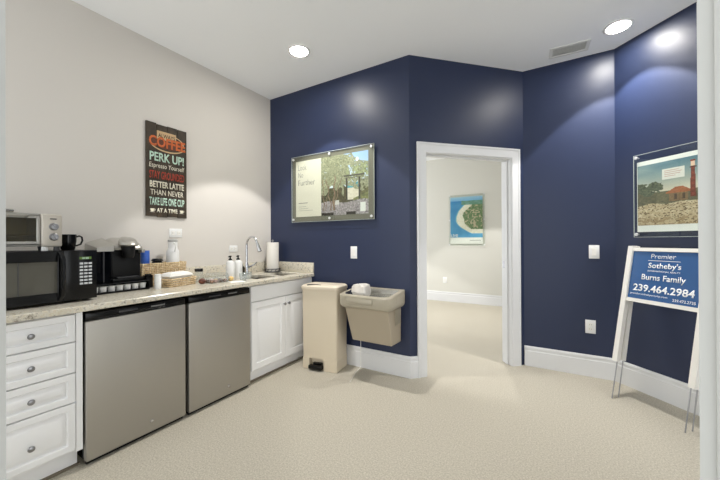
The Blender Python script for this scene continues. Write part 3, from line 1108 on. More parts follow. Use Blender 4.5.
mb.loft([rrect(0.17, 0.13, 0.0), rrect(0.185, 0.145, 0.028), rrect(0.195, 0.155, 0.0285), rrect(0.195, 0.155, 0.031), rrect(0.181, 0.141, 0.031), rrect(0.166, 0.126, 0.002)])
mb.build('tray', M['clear'], sn)
mb = MB()
mb.loft([rrect(0.195, 0.155, 0.0314), rrect(0.183, 0.143, 0.034), rrect(0.160, 0.12, 0.075), rrect(0.150, 0.11, 0.079), rrect(0.06, 0.03, 0.080, 0.01)])
mb.build('lid', M['clear'], sn)
ck = ['pastry', 'pink', 'darkcookie', 'pastry', 'darkcookie', 'pink', 'yellow', 'darkcookie']
names = ['brown', 'pink', 'dark', 'golden', 'chocolate', 'pale pink', 'yellow', 'dark brown']
for k in range(8):
    lx, ly = -0.058 + (k % 4) * 0.039, (-0.032 if k < 4 else 0.032)
    mb = MB().lathe([(0.0, 0), (0.015, 0), (0.0185, 0.006), (0.0185, 0.016), (0.014, 0.022), (0.0, 0.024)], n=16, cap0=False, cap1=False)
    ob = mb.build('cookie', M[ck[k]])
    ob.location = (-2.44 - ly, 1.692 + lx, TOP + 0.0034)
    ob.rotation_euler = (0, 0, k)
    if k < 4:
        lab = '%s cookie in the front row of the clear bakery box' % names[k]
    else:
        lab = '%s cookie in the back row of the clear bakery box' % names[k]
    tag(ob, lab, 'cookie', 'cookies in the clear bakery box')

jr = thing('snack_jar', 'small clear jar with black lid behind the clear bakery box', 'jar', (-2.59, 1.632, TOP + 0.0004))
MB().lathe([(0.034, 0), (0.037, 0.004), (0.037, 0.072), (0.03, 0.084), (0.03, 0.090)], n=24).build('jar', M['clear'], jr)
MB().lathe([(0.033, 0.0905), (0.033, 0.112), (0.030, 0.115), (0, 0.115)], n=24, cap1=False).build('lid', M['black'], jr)
ob = MB().sphere((0, 0, 0.023), 0.030, 0.027, 0.023).build('muffin', M['darkcookie'])
ob.location = (-2.435, 1.563, TOP + 0.0004)
tag(ob, 'small dark brown muffin at the left end of the clear bakery box', 'muffin')
ob = MB().sphere((0, 0, 0.02), 0.027, 0.024, 0.02).build('pastry', M['yellow'])
ob.location = (-2.415, 1.818, TOP + 0.0004)
tag(ob, 'small yellow pastry at the right end of the clear bakery box', 'pastry')

# clear cups / saucer by the soap
cu = thing('clear_cup', 'clear plastic cup on the worktop edge in front of the soap dispensers', 'cup', (-2.335, 1.885, TOP + 0.0004))
MB().lathe([(0.028, 0), (0.036, 0.062), (0.038, 0.0635), (0.036, 0.0655), (0.0345, 0.063), (0.0265, 0.002), (0, 0.002)], n=24, cap1=False).build('cup', M['clear'], cu)
cu2 = copy_tree(cu)
cu2.location = (-2.40, 1.99, TOP + 0.0004)
cu2['label'] = 'clear plastic cup on the worktop between the soap dispensers and the sink'
sc_ = thing('napkin', 'white folded paper napkin on the worktop between cookies and soap', 'napkin', (-2.30, 1.79, TOP + 0.0004), 70)
MB().box(-0.06, 0.06, -0.05, 0.05, 0, 0.004, 0.0015, 1).build('folded_sheet', M['paper'], sc_)

# ================================================================== BIN
bi = thing('step_bin', 'beige slim step-on trash bin between the sink cabinet and the drinking fountain', 'trash bin', (-2.096, 2.386, 0), 8)
bw, bdp, bh = 0.386, 0.232, 0.775
mb = MB()


def br(x0, x1, y0, y1, z, r=0.018):
    pts = []
    for cx, cy, a0 in ((x1 - r, y1 - r, 0), (x0 + r, y1 - r, 90), (x0 + r, y0 + r, 180), (x1 - r, y0 + r, 270)):
        for j in range(4):
            a = R(a0 + j * 30)
            pts.append((cx + r * math.cos(a), cy + r * math.sin(a), z))
    return pts


# body in three pieces around the pedal recess
px0, px1, pz = 0.080, 0.236, 0.110
mb.loft([br(0.006, bw - 0.006, 0.004, bdp, pz), br(0, bw, 0, bdp, bh)])
mb.box(0.006, px0, 0.004, bdp, 0.0, pz, 0.004, 1)
mb.box(px1, bw - 0.006, 0.004, bdp, 0.0, pz, 0.004, 1)
mb.box(px0 - 0.004, px1 + 0.004, 0.055, bdp, 0.0, pz)
mb.build('body', M['beige'], bi)
mb = MB()
mb.loft([br(-0.006, bw + 0.006, -0.008, bdp + 0.004, bh + 0.0005), br(-0.008, bw + 0.008, -0.012, bdp + 0.004, bh + 0.012, 0.022),
         br(-0.006, bw + 0.006, -0.010, bdp + 0.004, bh + 0.030, 0.022), br(0.012, bw - 0.012, 0.012, bdp - 0.01, bh + 0.044, 0.03)])
ld = mb.build('lid', M['beige_lid'], bi)
mb = MB()
mb.loft([[(0.060, -0.002, bh + 0.034), (0.215, 0.018, bh + 0.040), (0.15, 0.050, bh + 0.0442), (0.055, 0.034, bh + 0.0442)],
         [(0.062, 0.0, bh + 0.0462), (0.205, 0.020, bh + 0.0468), (0.15, 0.047, bh + 0.0468), (0.057, 0.033, bh + 0.0468)]])
mb.build('lid_slot', M['lidslot'], ld)['label'] = 'dark hand slot in the lid'
mb = MB()
mb.box(px0 + 0.006, px1 - 0.006, -0.030, 0.02, 0.014, 0.050, 0.008, 3)
mb.box(px0 + 0.03, px1 - 0.03, 0.02, 0.052, 0.03, 0.062, 0.004, 1)
ob = mb.build('pedal', M['black'], bi)

# ================================================================== DRINKING FOUNTAIN
df = thing('drinking_fountain', 'grey-beige wall-mounted drinking fountain beside the doorway', 'drinking fountain', (-1.655, YA - 0.0008, 0), 0)
# local: x 0..0.50, y negative = towards the room
fw = 0.515
D0 = -0.335


def fr_(x0, x1, y0, y1, z, r):
    tl = lambda y: 0.024 + (y / 0.335) * 0.034 if z > 0.7 else 0.0
    pts = [(x1, y1, z + tl(y1)), (x0, y1, z + tl(y1))]
    for cx, cy, a0 in ((x0 + r, y0 + r, 180), (x1 - r, y0 + r, 270)):
        for j in range(6):
            a = R(a0 + j * 18)
            yq = cy + r * math.sin(a)
            pts.append((cx + r * math.cos(a), yq, z + tl(yq)))
    return pts


mb = MB()
mb.loft([fr_(0.02, fw - 0.02, D0 + 0.035, -0.0005, 0.645, 0.03), fr_(0.004, fw - 0.004, D0 + 0.008, -0.0005, 0.665, 0.05), fr_(0, fw, D0, -0.0005, 0.69, 0.055),
         fr_(0, fw, D0, -0.0005, 0.765, 0.055), fr_(0.006, fw - 0.006, D0 + 0.006, -0.0005, 0.772, 0.055),
         fr_(0.03, fw - 0.03, D0 + 0.035, -0.045, 0.772, 0.06), fr_(0.05, fw - 0.05, D0 + 0.055, -0.06, 0.735, 0.06)], cap1=False)
b = mb.bm
mb.build('basin_housing', M['fountain_top'], df)
mb = MB()
mb.loft([fr_(0.032, fw - 0.032, D0 + 0.037, -0.047, 0.7705, 0.06), fr_(0.052, fw - 0.052, D0 + 0.057, -0.062, 0.737, 0.06),
         fr_(0.12, fw - 0.12, D0 + 0.11, -0.11, 0.727, 0.05)], cap0=False)
mb.build('basin', M['steel'], df)
MB().lathe([(0, 0), (0.022, 0), (0.022, 0.002), (0.004, 0.003), (0, 0.003)], (fw / 2, -0.17, 0.7275), 20, cap0=False, cap1=False).build('drain', M['chrome'], df)
# cabinet below the basin, leaning back towards its foot
mb = MB()
bl0 = [(0.045, 0.0), (0.478, 0.0)]
mb.loft([[(0.060, -0.0005, 0.318), (0.476, -0.0005, 0.318), (0.470, -0.190, 0.323), (0.066, -0.190, 0.323)],
         [(0.030, -0.0005, 0.6445), (0.478, -0.0005, 0.6445), (0.474, -0.268, 0.6445), (0.034, -0.268, 0.6445)]])
cbn = mb.build('cabinet', M['fountain'], df, smooth=20)
bvm = cbn.modifiers.new('bevel', 'BEVEL')
bvm.width = 0.008
bvm.segments = 3
bvm.limit_method = 'ANGLE'
# embossed push bar
mb = MB()
mb.box(0.09, 0.36, D0 - 0.010, D0 - 0.0004, 0.695, 0.742, 0.008, 3)
mb.build('push_bar', M['fountain_top'], df)
mb = MB()
for k in range(7):
    mb.box(fw - 0.0250, fw - 0.0235, -0.155 + k * 0.016, -0.147 + k * 0.016, 0.50, 0.635)
mb.build('side_grille', mat('fountain_grille', (158, 152, 136), 0.5), df)
mb = MB()
mb.box(fw + 0.0003, fw + 0.002, -0.19, -0.06, 0.70, 0.752, 0.0008, 1)
mb.build('side_push_bar', M['fountain_top'], df)
mb = MB()
mb.lathe([(0.02, 0), (0.02, 0.02), (0.012, 0.03), (0.010, 0.05), (0, 0.055)], (0.16, -0.20, 0.7295), 16, cap1=False)
mb.build('bubbler', M['chrome'], df)

# crumpled white cover over the bubbler
mb = MB()
rr = []
rnd = random.Random(3)
for zz, sx, sy in ((0.0, 0.078, 0.050), (0.03, 0.085, 0.056), (0.075, 0.080, 0.052), (0.092, 0.070, 0.045), (0.097, 0.04, 0.02)):
    pts = []
    for k in range(28):
        a = 2 * math.pi * k / 28
        c, s = math.cos(a), math.sin(a)
        f = 1 / max(abs(c), abs(s)) ** 0.75
        pts.append((sx * c * f + rnd.uniform(-.005, .005), sy * s * f + rnd.uniform(-.005, .005), zz + rnd.uniform(-.006, .006) + (0.012 * max(0, c) if zz > 0.07 else 0)))
    rr.append(pts)
# hollow: outer then inner shell
inner = [[(p[0] * 0.955, p[1] * 0.94, p[2] - (0.004 if i > 2 else 0)) for p in r] for i, r in enumerate(rr)]
mb.loft(rr[::-1] + inner, cap0=True, cap1=True)
cv = mb.build('crumpled_cover', M['crumple'], smooth=12)
cv.location = (-1.645 + 0.16, YA - 0.20, 0.7475)
cv.rotation_euler = (0, 0, R(-8))
tag(cv, 'crumpled white sheet covering the bubbler on the drinking fountain', 'cover')

co = MB().tube([(-1.600, YA - 0.020, 0.305), (-1.600, YA - 0.021, 0.22), (-1.600, YA - 0.0205, 0.10), (-1.600, YA - 0.022, 0.02), (-1.598, YA - 0.045, 0.004),
                (-1.585, 2.56, 0.0036), (-1.545, 2.45, 0.0036), (-1.515, 2.35, 0.0036)], 0.0024, 8).build('power_cord', M['cord'])
tag(co, 'thin white cord hanging below the drinking fountain onto the carpet', 'cord')


# ================================================================== WALL PLATES
def plate(x, y, z, rz, w, h, label, name, kind, cat, m='white'):
    t = thing(name, label, cat, (x, y, z), rz)
    MB().box(-w / 2, w / 2, -0.006, -0.0004, -h / 2, h / 2, 0.002, 2).build('plate', M[m], t)
    if kind == 'switch':
        MB().box(-0.016, 0.016, -0.0095, -0.0062, -0.033, 0.033, 0.002, 1).build('rocker', M['paper'], t)
    elif kind == 'outlet':
        for s in (-0.02, 0.02):
            r_ = MB().box(-0.016, 0.016, -0.008, -0.0062, s - 0.014, s + 0.014, 0.003, 2).build('receptacle', M['paper'], t)
            for sx in (-0.006, 0.006):
                MB().box(sx - 0.001, sx + 0.001, -0.0085, -0.0082, s - 0.005, s + 0.005).build('slot', M['darkgrey'], r_)
    elif kind == 'houtlet':
        for s in (-0.024, 0.024):
            r_ = MB().box(s - 0.016, s + 0.016, -0.008, -0.0062, -0.016, 0.016, 0.003, 2).build('receptacle', M['paper'], t)
            for sx in (-0.006, 0.006):
                MB().box(s + sx - 0.001, s + sx + 0.001, -0.0085, -0.0082, -0.005, 0.005).build('slot', M['darkgrey'], r_)
    return t


plate(0.342, YC, 1.134, 0, 0.078, 0.122, 'white light switch plate on the navy wall right of the doorway', 'light_switch', 'switch', 'light switch')
plate(0.312, YC, 0.452, 0, 0.078, 0.122, 'white outlet plate low on the navy wall right of the doorway', 'wall_outlet', 'outlet', 'outlet')
plate(-1.686, YA, 1.128, 0, 0.075, 0.122, 'white switch plate on the navy wall above the drinking fountain', 'light_switch', 'switch', 'light switch')
plate(XL, 1.580, 1.320, 90, 0.112, 0.078, 'white horizontal outlet plate on the pale wall above the white flask', 'wall_outlet', 'houtlet', 'outlet')
plate(XL, 2.178, 1.168, 90, 0.10, 0.066, 'white horizontal outlet plate on the pale wall above the soap dispensers', 'wall_outlet', 'houtlet', 'outlet')
plate(-1.855, YF, 0.43, 0, 0.078, 0.122, 'white outlet plate low on the wall of the room beyond the doorway', 'wall_outlet', 'outlet', 'outlet')

# ================================================================== COFFEE SIGN
cs = thing('coffee_sign', 'dark wooden plank sign with coffee sayings on the pale wall', 'sign', (XL + 0.0005, 1.332, 1.458), 90)
sw, sh = 0.342, 0.785
pw = sw / 4
for k in range(4):
    dz = (0.0, 0.006, 0.002, 0.004)[k]
    db = (0.0, -0.006, 0.0, -0.004)[k]
    MB().box(k * pw + 0.0012, (k + 1) * pw - 0.0012, -0.018, -0.004, db, sh - dz, 0.004, 2).build('plank', M['board'], cs)
    # notch shadows between planks come from the bevelled gaps
MB().box(0.03, sw - 0.03, -0.0038, -0.0002, 0.10, 0.14).build('batten', M['board'], cs)
MB().box(0.03, sw - 0.03, -0.0038, -0.0002, sh - 0.16, sh - 0.12).build('batten', M['board'], cs)
X3, Z3 = (1, 0, 0), (0, 0, 1)
yb = -0.0186


def line(body, m, zc, w, h, **k):
    return text('lettering', body, M[m], cs, (sw / 2, yb, zc), X3, Z3, w, h, **k)


mb = MB().box(0.085, 0.245, -0.0196, -0.0182, 0.655, 0.725)
mb.build('header_patch', M['tan'], cs)
text('lettering', 'ALWAYS', M['board'], cs, (0.165, -0.0200, 0.688), X3, Z3, 0.14, 0.034, bold=0.01)
mb = MB()
el = []
for k in range(40):
    a = 2 * math.pi * k / 40
    el.append((0.178 + 0.130 * math.cos(a), 0.635 + 0.058 * math.sin(a)))
mb.prism(el, lambda x, z: (x, -0.0182, z), lambda x, z: (x, -0.0194, z))
mb.build('header_oval', mat('brown_paint', (96, 52, 34), 0.6), cs)
mb = MB()
for (r0, r1, a0, a1) in ((1.0, 1.10, 200, 345),):
    n = 24
    prev = []
    inn = [(0.175 + 0.148 * math.cos(R(a0 + (a1 - a0) * k / n)), 0.634 + 0.070 * math.sin(R(a0 + (a1 - a0) * k / n))) for k in range(n + 1)]
    out = [(0.175 + 0.152 * math.cos(R(a0 + (a1 - a0) * k / n)), 0.631 + 0.079 * math.sin(R(a0 + (a1 - a0) * k / n))) for k in range(n + 1)]
    mb.prism(inn + out[::-1], lambda x, z: (x, -0.0182, z), lambda x, z: (x, -0.0192, z))
a0, a1 = 0, 75
inn = [(0.210 + 0.095 * math.cos(R(a0 + (a1 - a0) * k / n)), 0.640 + 0.060 * math.sin(R(a0 + (a1 - a0) * k / n))) for k in range(n + 1)]
out = [(0.210 + 0.105 * math.cos(R(a0 + (a1 - a0) * k / n)), 0.640 + 0.068 * math.sin(R(a0 + (a1 - a0) * k / n))) for k in range(n + 1)]
mb.prism(inn + out[::-1], lambda x, z: (x, -0.0182, z), lambda x, z: (x, -0.0192, z))
mb.build('header_swoosh', M['tan'], cs)
text('lettering', 'COFFEE', M['orange'], cs, (sw / 2 + 0.004, -0.0200, 0.632), X3, Z3, 0.305, 0.088, bold=0.035)
line('PERK UP!', 'mint', 0.503, 0.285, 0.076, bold=0.025)
line('Espresso Yourself', 'cream', 0.424, 0.292, 0.052, shear=0.1)
line('STAY GROUNDED', 'red', 0.350, 0.290, 0.066, bold=0.015)
line('BETTER LATTE', 'cream', 0.270, 0.285, 0.054, bold=0.03)
line('THAN NEVER', 'cream', 0.203, 0.275, 0.045)
line('TAKE LIFE ONE CUP', 'mint', 0.127, 0.292, 0.066, bold=0.025)
text('lettering', 'AT A TIME', M['cream'], cs, (sw / 2 - 0.002, yb, 0.052), X3, Z3, 0.175, 0.036, bold=0.03)
for cxx in (0.048, sw - 0.050):
    mb = MB()
    cup = [(-0.016, 0.012), (0.016, 0.012), (0.013, -0.006), (0.007, -0.013), (-0.007, -0.013), (-0.013, -0.006)]
    mb.prism([(cxx + a, 0.052 + c) for a, c in cup], lambda x, z: (x, -0.0182, z), lambda x, z: (x, -0.0192, z))
    mb.tube([(cxx + 0.013, -0.0188, 0.060), (cxx + 0.022, -0.0188, 0.058), (cxx + 0.020, -0.0188, 0.048), (cxx + 0.011, -0.0188, 0.045)], 0.002, 6)
    mb.box(cxx - 0.018, cxx + 0.018, -0.0192, -0.0182, 0.034, 0.037)
    mb.build('cup_emblem', M['cream'], cs)


# ================================================================== PICTURES IN ACRYLIC FRAMES
def standoff(parent, x, z, y=-0.034):
    mb = MB().lathe([(0.012, 0), (0.013, 0.003), (0.013, 0.009), (0.010, 0.0105), (0, 0.0105)], n=18, cap1=False)
    mb.lathe([(0.006, -0.024), (0.006, -0.0003)], n=12)
    mb.rot(Matrix.Translation((x, y, z)) @ Matrix.Rotation(R(90), 4, 'X'))
    return mb.build('standoff', M['standoff'], parent)


def acrylic_sheet(parent, x0, x1, z0, z1, y0, y1, name='acrylic_sheet'):
    o = MB().box(x0, x1, y0, y1, z0, z1).build(name, M['acrylic'], parent, smooth=0)
    mb = MB()
    e = 0.0025
    mb.box(x0 - e, x0 - 0.0002, y0, y1, z0 - e, z1 + e)
    mb.box(x1 + 0.0002, x1 + e, y0, y1, z0 - e, z1 + e)
    mb.box(x0 - 0.0002, x1 + 0.0002, y0, y1, z0 - e, z0 - 0.0002)
    mb.box(x0 - 0.0002, x1 + 0.0002, y0, y1, z1 + 0.0002, z1 + e)
    mb.build('polished_edge', M['acrylic_edge'], o, smooth=0)
    return o


# ---- olive tree poster on the back wall
fa_ = thing('framed_poster', 'acrylic-framed poster with an olive tree and the words Look No Further', 'picture', (-2.482, YA, 1.455), 0)
FW, FH = 1.044, 0.719
MB().box(0.004, FW - 0.004, -0.0225, -0.0185, 0.004, FH - 0.004).build('backing_board', M['backer'], fa_)
MB().box(0.052, 0.405, -0.0245, -0.0230, 0.055, 0.668).build('text_panel', mat('poster_paper', (216, 210, 196), 0.6), fa_)


def olive(u, v):
    n1 = vnoise(u * 9, v * 9, 1)
    n2 = vnoise(u * 34, v * 34, 2)
    n3 = vnoise(u * 75, v * 75, 3)
    sky = mixc((214, 224, 234), (150, 180, 222), (v - 0.6) / 0.4 + (u - 0.6) * 0.5)
    c = sky
    # distant hedge, sea, sand behind the gate
    if v < 0.46:
        c = mixc((92, 88, 62), (58, 58, 44), n2)
    if 0.55 < u < 0.84 and v < 0.60:
        if v > 0.52:
            c = (196, 212, 226)
        elif v > 0.43:
            c = mixc((64, 140, 156), (110, 172, 182), n3)
        elif v > 0.24:
            c = mixc((204, 194, 176), (222, 214, 198), n2)
    # round hedges / dark wings of the gate
    if v < 0.50 - 0.8 * max(0, abs(u - 0.43) - 0.06) and 0.30 < u < 0.545 and v > 0.18:
        c = mixc((60, 54, 40), (98, 92, 64), n2)
    if u > 0.84 and 0.14 < v < 0.56:
        c = mixc((84, 80, 58), (116, 112, 74), n2)
    if u > 0.70 and 0.16 < v < 0.30 - 0.3 * (0.84 - u):
        c = mixc((96, 100, 66), (146, 146, 96), n2)
    # ground: grey-violet pebbles
    if v < 0.22 + 0.02 * math.sin(u * 9):
        c = mixc((96, 88, 92), (196, 188, 190), n3 * 0.7 + n2 * 0.4)
    if 0.30 < u < 0.40 and 0.17 < v < 0.25:
        c = (200, 196, 192)
    # canopy
    e = (0.36 if u < 0.5 else 0.52) + 0.13 * math.sin(u * 5.5 + 0.6) + 0.18 * (n1 - 0.5) - 0.12 * math.exp(-((u - 0.08) / 0.12) ** 2)
    top = 1.05 - 0.32 * max(0, u - 0.42) + 0.25 * (n1 - 0.5)
    if u < 0.50:
        top = 1.2
    if e < v < top:
        dens = 0.55 + 0.35 * (n1 - 0.5)
        if n2 * 0.55 + n3 * 0.45 > 1 - dens - (0.34 if u < 0.6 else 0.20):
            c = mixc((98, 100, 76), (178, 178, 150), n3 * 0.8 + n2 * 0.3)
    if u > 0.55 and 0.58 < v < 0.80 + 0.12 * (n1 - .5) and n2 * 0.6 + n3 * 0.4 > 0.45:
        c = mixc((110, 118, 80), (182, 188, 150), n3)
    # trunks
    for x0, sl, w0, vmax in ((0.28, 0.06, 0.020, 0.66), (0.22, -0.22, 0.012, 0.62), (0.30, 0.30, 0.010, 0.62), (0.06, -0.05, 0.010, 0.62), (0.10, 0.25, 0.006, 0.5)):
        xc = x0 + sl * (v - 0.15) + 0.015 * math.sin(v * 26 + x0 * 40)
        if 0.08 < v < vmax and abs(u - xc) < w0 * (1.25 - v):
            c = mixc((92, 74, 62), (160, 138, 118), n3)
    # pergola posts and beams
    for xp in (0.565, 0.825):
        if abs(u - xp) < 0.016 and 0.24 < v < 0.60:
            c = (62, 58, 52)
    if 0.50 < u < 0.93 and abs(v - 0.635 - 0.02 * math.sin(u * 20) * 0) < 0.014:
        c = (80, 74, 68)
    if 0.53 < u < 0.90 and abs(v - 0.60) < 0.008:
        c = (104, 98, 90)
    # white pedestal and round white emblem
    if 0.84 < u < 0.95 and 0.04 < v < 0.19:
        c = (226, 226, 222)
    if (u - 0.78) ** 2 * 1.35 + (v - 0.885) ** 2 < 0.0011:
        c = (244, 246, 250)
    if v < 0.045 and (u < 0.28 or (0.55 < u < 0.75)):
        c = (50, 44, 40)
    return c


picture('printed_photo', fa_, 0.4055, 0.978, 0.055, 0.668, -0.0245, 150, 150, olive)
gt = 'greytext'
yt = -0.0248
for bdy, z, w, h, xx in (('Look', 0.598, 0.118, 0.062, 0.088), ('No', 0.516, 0.070, 0.056, 0.088), ('Further', 0.430, 0.235, 0.060, 0.088)):
    text('lettering', bdy, M[gt], fa_, (xx + w / 2, yt, z), X3, Z3, w, h, bold=-0.006)
MB().box(0.09, 0.22, -0.0254, -0.0248, 0.201, 0.209).build('small_print', M[gt], fa_)
for k in range(3):
    MB().box(0.09, 0.09 + (0.11, 0.14, 0.20)[k], -0.0254, -0.0248, 0.165 - k * 0.022, 0.168 - k * 0.022).build('small_print', M[gt], fa_)
acrylic_sheet(fa_, 0, FW, 0, FH, -0.034, -0.029)
for x, z in ((0.026, 0.026), (0.026, FH - 0.026), (FW - 0.026, 0.026), (FW - 0.026, FH - 0.026), (FW / 2, FH - 0.026), (FW / 2, 0.026)):
    standoff(fa_, x, z)

# ---- lighthouse picture on the right wall
fb = thing('framed_photo', 'acrylic-framed photo of a red lighthouse on the right wall above the blue sign', 'picture', (0.6206, PD - 0.6206, 1.265), -45)
GW, GH = 1.04, 0.665
MB().box(0.018, GW - 0.018, -0.0235, -0.020, 0.040, 0.608).build('paper_mount', mat('mount_paper', (250, 250, 248), 0.6), fb)


def lighthouse(u, v):
    n1 = vnoise(u * 10, v * 9, 11)
    n2 = vnoise(u * 46, v * 40, 12)
    n3 = vnoise(u * 110, v * 80, 13)
    c = mixc((232, 220, 196), (92, 132, 150), (v - 0.50) / 0.5)
    c = mixc(c, (238, 232, 216), 0.6 * max(0, vnoise(u * 5, v * 12, 14) - 0.45))
    if v < 0.56 + 0.12 * (n1 - 0.5):
        c = mixc((84, 82, 64), (136, 128, 100), 0.5 * n3 + 0.5 * n2)
    # palms at the left
    for xp, vp in ((0.02, 0.62), (0.075, 0.56), (0.125, 0.60)):
        d = math.hypot((u - xp) * 1.7, v - vp)
        if d < 0.085 * (0.6 + 0.7 * n2):
            c = mixc((70, 76, 62), (122, 128, 102), n3)
    # house with brown roof
    if 0.215 < u < 0.335 and 0.36 < v < 0.50:
        c = mixc((120, 96, 70), (150, 122, 88), n3)
        if 0.385 < v < 0.47 and int(u * 60) % 3 == 0:
            c = (86, 68, 52)
    rf = 0.58 - 1.3 * max(0, abs(u - 0.28) - 0.02)
    if 0.485 < v < rf and abs(u - 0.28) < 0.085:
        c = mixc((160, 92, 56), (186, 118, 78), n3)
    # tower
    if abs(u - 0.362) < 0.017 - 0.012 * (v - 0.4) and 0.40 < v < 0.86:
        c = (146, 70, 52) if (int(v * 26) % 2 and abs(u - 0.362) < 0.008) else (122, 58, 44)
    if abs(u - 0.362) < 0.020 and 0.83 < v < 0.85:
        c = (96, 50, 40)
    if abs(u - 0.362) < 0.012 and 0.85 < v < 0.93:
        c = (250, 214, 186)
    if abs(u - 0.362) < 0.015 and 0.925 < v < 0.945:
        c = (150, 62, 46)
    # scrub and sand
    if v < 0.34 + 0.05 * (n1 - 0.5):
        c = mixc((190, 168, 134), (226, 210, 178), n2)
        if n3 > 0.66:
            c = (126, 106, 78)
    if v < 0.12 and n2 > 0.5:
        c = mixc((150, 124, 92), (190, 168, 132), n3)
    # second hut further right
    if 0.66 < u < 0.86 and 0.36 < v < 0.50:
        c = (138, 112, 82)
    if 0.50 < v < 0.58 - 0.7 * max(0, abs(u - 0.76) - 0.02) and abs(u - 0.76) < 0.12:
        c = (170, 104, 66)
    return c


picture('printed_photo', fb, 0.022, GW - 0.022, 0.092, 0.574, -0.0242, 300, 130, lighthouse)
cp = MB().box(0.195, 0.335, -0.0256, -0.0245, 0.435, 0.515).build('white_panel', M['paper'], fb)  # white panel with thin reddish lines
for k in range(4):
    MB().box(0.21, 0.21 + (0.09, 0.11, 0.10, 0.07)[k], -0.0262, -0.0257, 0.498 - k * 0.014, 0.501 - k * 0.014).build('small_print', mat('pale_red', (196, 140, 128), 0.6), cp)
acrylic_sheet(fb, 0, GW, 0, GH, -0.034, -0.029)
for x, z in ((0.02, 0.02), (0.02, GH - 0.02), (GW - 0.02, 0.02), (GW - 0.02, GH - 0.02)):
    standoff(fb, x, z)

# ---- island poster in the room beyond
fc = thing('island_poster', 'acrylic-framed aerial poster of a sandy island beyond the doorway', 'picture', (-1.755, YF, 1.145), 0)
IW, IH = 0.685, 1.005
MB().box(0.022, 0.645, -0.0235, -0.020, 0.03, 0.965).build('poster_sheet', M['paper'], fc)


def island(u, v):
    n1 = vnoise(u * 7, v * 9, 21)
    n2 = vnoise(u * 30, v * 40, 22)
    sea = mixc((58, 132, 190), (110, 176, 212), 0.4 * n1 + 0.5 * (1 - v))
    if v > 0.90:
        return mixc((126, 180, 220), (170, 206, 230), (v - 0.9) * 10)
    d = 0.20 + 1.9 * (v - 0.44) ** 2 + 0.03 * (n1 - 0.5)        # shoreline x at height v
    if v < 0.40:
        d = 0.20 + 4.2 * (v - 0.44) ** 2 + 0.02 * (n1 - 0.5)
    if v < 0.10:
        d = 2
    c = sea
    if u > d - 0.05:
        c = mixc(sea, (150, 206, 214), (u - d + 0.05) / 0.05)
    if u > d:
        c = mixc((232, 222, 200), (246, 240, 226), n2)
    if u > d + 0.17 + 0.06 * n1 and v > 0.20:
        c = mixc((96, 122, 84), (140, 154, 112), n2)
        if n2 > 0.72 or (0.72 < u < 0.95 and 0.26 < v < 0.42 and n1 > 0.45):
            c = (196, 180, 152)
    if v > 0.80 and u > 0.35:
        c = mixc((96, 140, 110), (128, 166, 160), n2)
    return c


picture('printed_photo', fc, 0.024, 0.643, 0.155, 0.963, -0.0242, 80, 100, island)
text('lettering', 'LIVE', M['ink'], fc, (0.105, -0.0246, 0.192), X3, Z3, 0.14, 0.058, bold=0.02)
MB().box(0.40, 0.61, -0.0245, -0.0237, 0.095, 0.105).build('small_print', M[gt], fc)
acrylic_sheet(fc, 0, IW, 0, IH, -0.034, -0.029)
for x, z in ((0.011, 0.012), (0.011, IH - 0.012), (IW - 0.012, 0.012), (IW - 0.012, IH - 0.012), (0.011, IH / 2), (IW - 0.012, IH / 2)):
    standoff(fc, x, z)

# ================================================================== A-FRAME SIGN
# local: x along right wall, y into the wall, foot line at y=0 / rear at y=0.05
ys_ = thing('yard_sign', 'white-framed blue realtor sign with phone number leaning on the right wall', 'sign', (0, 0, 0), -45)
o_ = 0.355
s0 = -1.965
base = Vector((((PD / S2 - o_) + s0) / S2, ((PD / S2 - o_) - s0) / S2, 0))
ys_.location = base
SW = 0.520          # outer width
ZT, ZB = 1.19, 0.285
LEAN = 0.235 / 1.19


def fy(z, rear=0):
    return LEAN * z + (0.0 if not rear else 0.066 - 0.026 * z / 1.19)


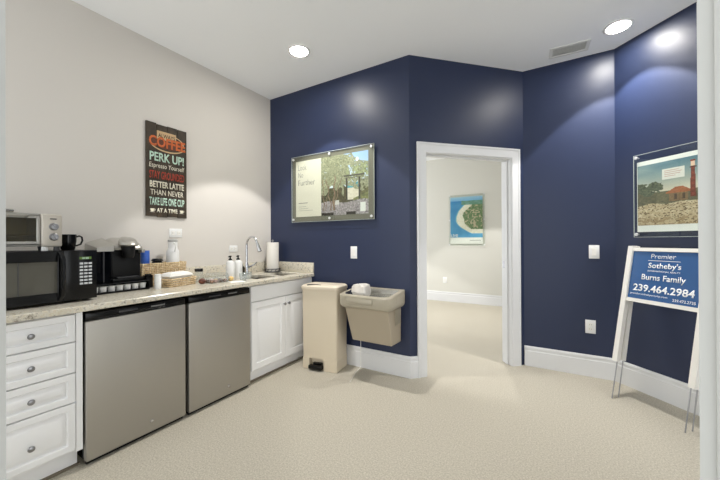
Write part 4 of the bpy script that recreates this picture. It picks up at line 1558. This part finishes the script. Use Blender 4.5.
lw, ldp = 0.036, 0.036
for rear in (0, 1):
    for xx in (lw / 2, SW - lw / 2):
        MB().bar((xx, fy(ZB, rear), ZB), (xx, fy(ZT, rear), ZT), lw, ldp).build('leg', M['signwhite'], ys_)
        xs_ = xx + (0.010 if xx < 0.2 else -0.010)
        MB().tube([(xs_, fy(ZB - 0.0005, rear), ZB - 0.0005), (xs_, fy(0.002, rear) - 0.0, 0.002)], 0.0042, 8).build('stake', M['nickel'], ys_)
    for (z, hh, nm) in ((ZT - 0.025, 0.026, 'top_rail'), (0.775, 0.028, 'bottom_rail')):
        MB().bar((lw + 0.0005, fy(z, rear), z), (SW - lw - 0.0005, fy(z, rear), z), hh, 0.020, (0, LEAN, 1)).build(nm, M['signwhite'], ys_)
# panels
tilt = Vector((0, LEAN, 1)).normalized()
for rear in (0, 1):
    z0, z1 = 0.790, ZT - 0.039
    yy0, yy1 = fy(z0, rear), fy(z1, rear)
    pn = MB().loft([[(lw + 0.001, yy0 - 0.002, z0), (SW - lw - 0.001, yy0 - 0.002, z0), (SW - lw - 0.001, yy0 + 0.002, z0), (lw + 0.001, yy0 + 0.002, z0)],
                    [(lw + 0.001, yy1 - 0.002, z1), (SW - lw - 0.001, yy1 - 0.002, z1), (SW - lw - 0.001, yy1 + 0.002, z1), (lw + 0.001, yy1 + 0.002, z1)]]) \
        .build('panel', M['signblue'], ys_, smooth=0)
    if rear:
        continue

    def sl(body, fx, fz, w, h, **k):
        z = z0 + (z1 - z0) * fz
        x = lw + (SW - 2 * lw) * fx
        return text('lettering', body, M['ink'], pn, (x, fy(z) - 0.0028, z), (1, 0, 0), tilt, w, h, **k)

    sl('Premier', 0.46, 0.905, 0.155, 0.034, bold=-0.006)
    sl("Sotheby's", 0.49, 0.70, 0.205, 0.052, bold=0.012)
    sl('INTERNATIONAL REALTY', 0.49, 0.60, 0.205, 0.011)
    sl('Burns Family', 0.49, 0.45, 0.275, 0.055, bold=0.010)
    sl('239.464.2984', 0.50, 0.235, 0.382, 0.054, bold=0.020)
    sl('premiersothebysrealty.com', 0.315, 0.100, 0.245, 0.017)
    sl('239.472.2735', 0.805, 0.070, 0.130, 0.019)
    for (fx0, fx1, fz) in ((0.25, 0.70, 0.815),):
        z = z0 + (z1 - z0) * fz
        x0_, x1_ = lw + (SW - 2 * lw) * fx0, lw + (SW - 2 * lw) * fx1
        MB().bar((x0_, fy(z) - 0.0026, z), (x1_, fy(z) - 0.0026, z), 0.003, 0.001, tilt).build('divider_line', M['ink'], pn)
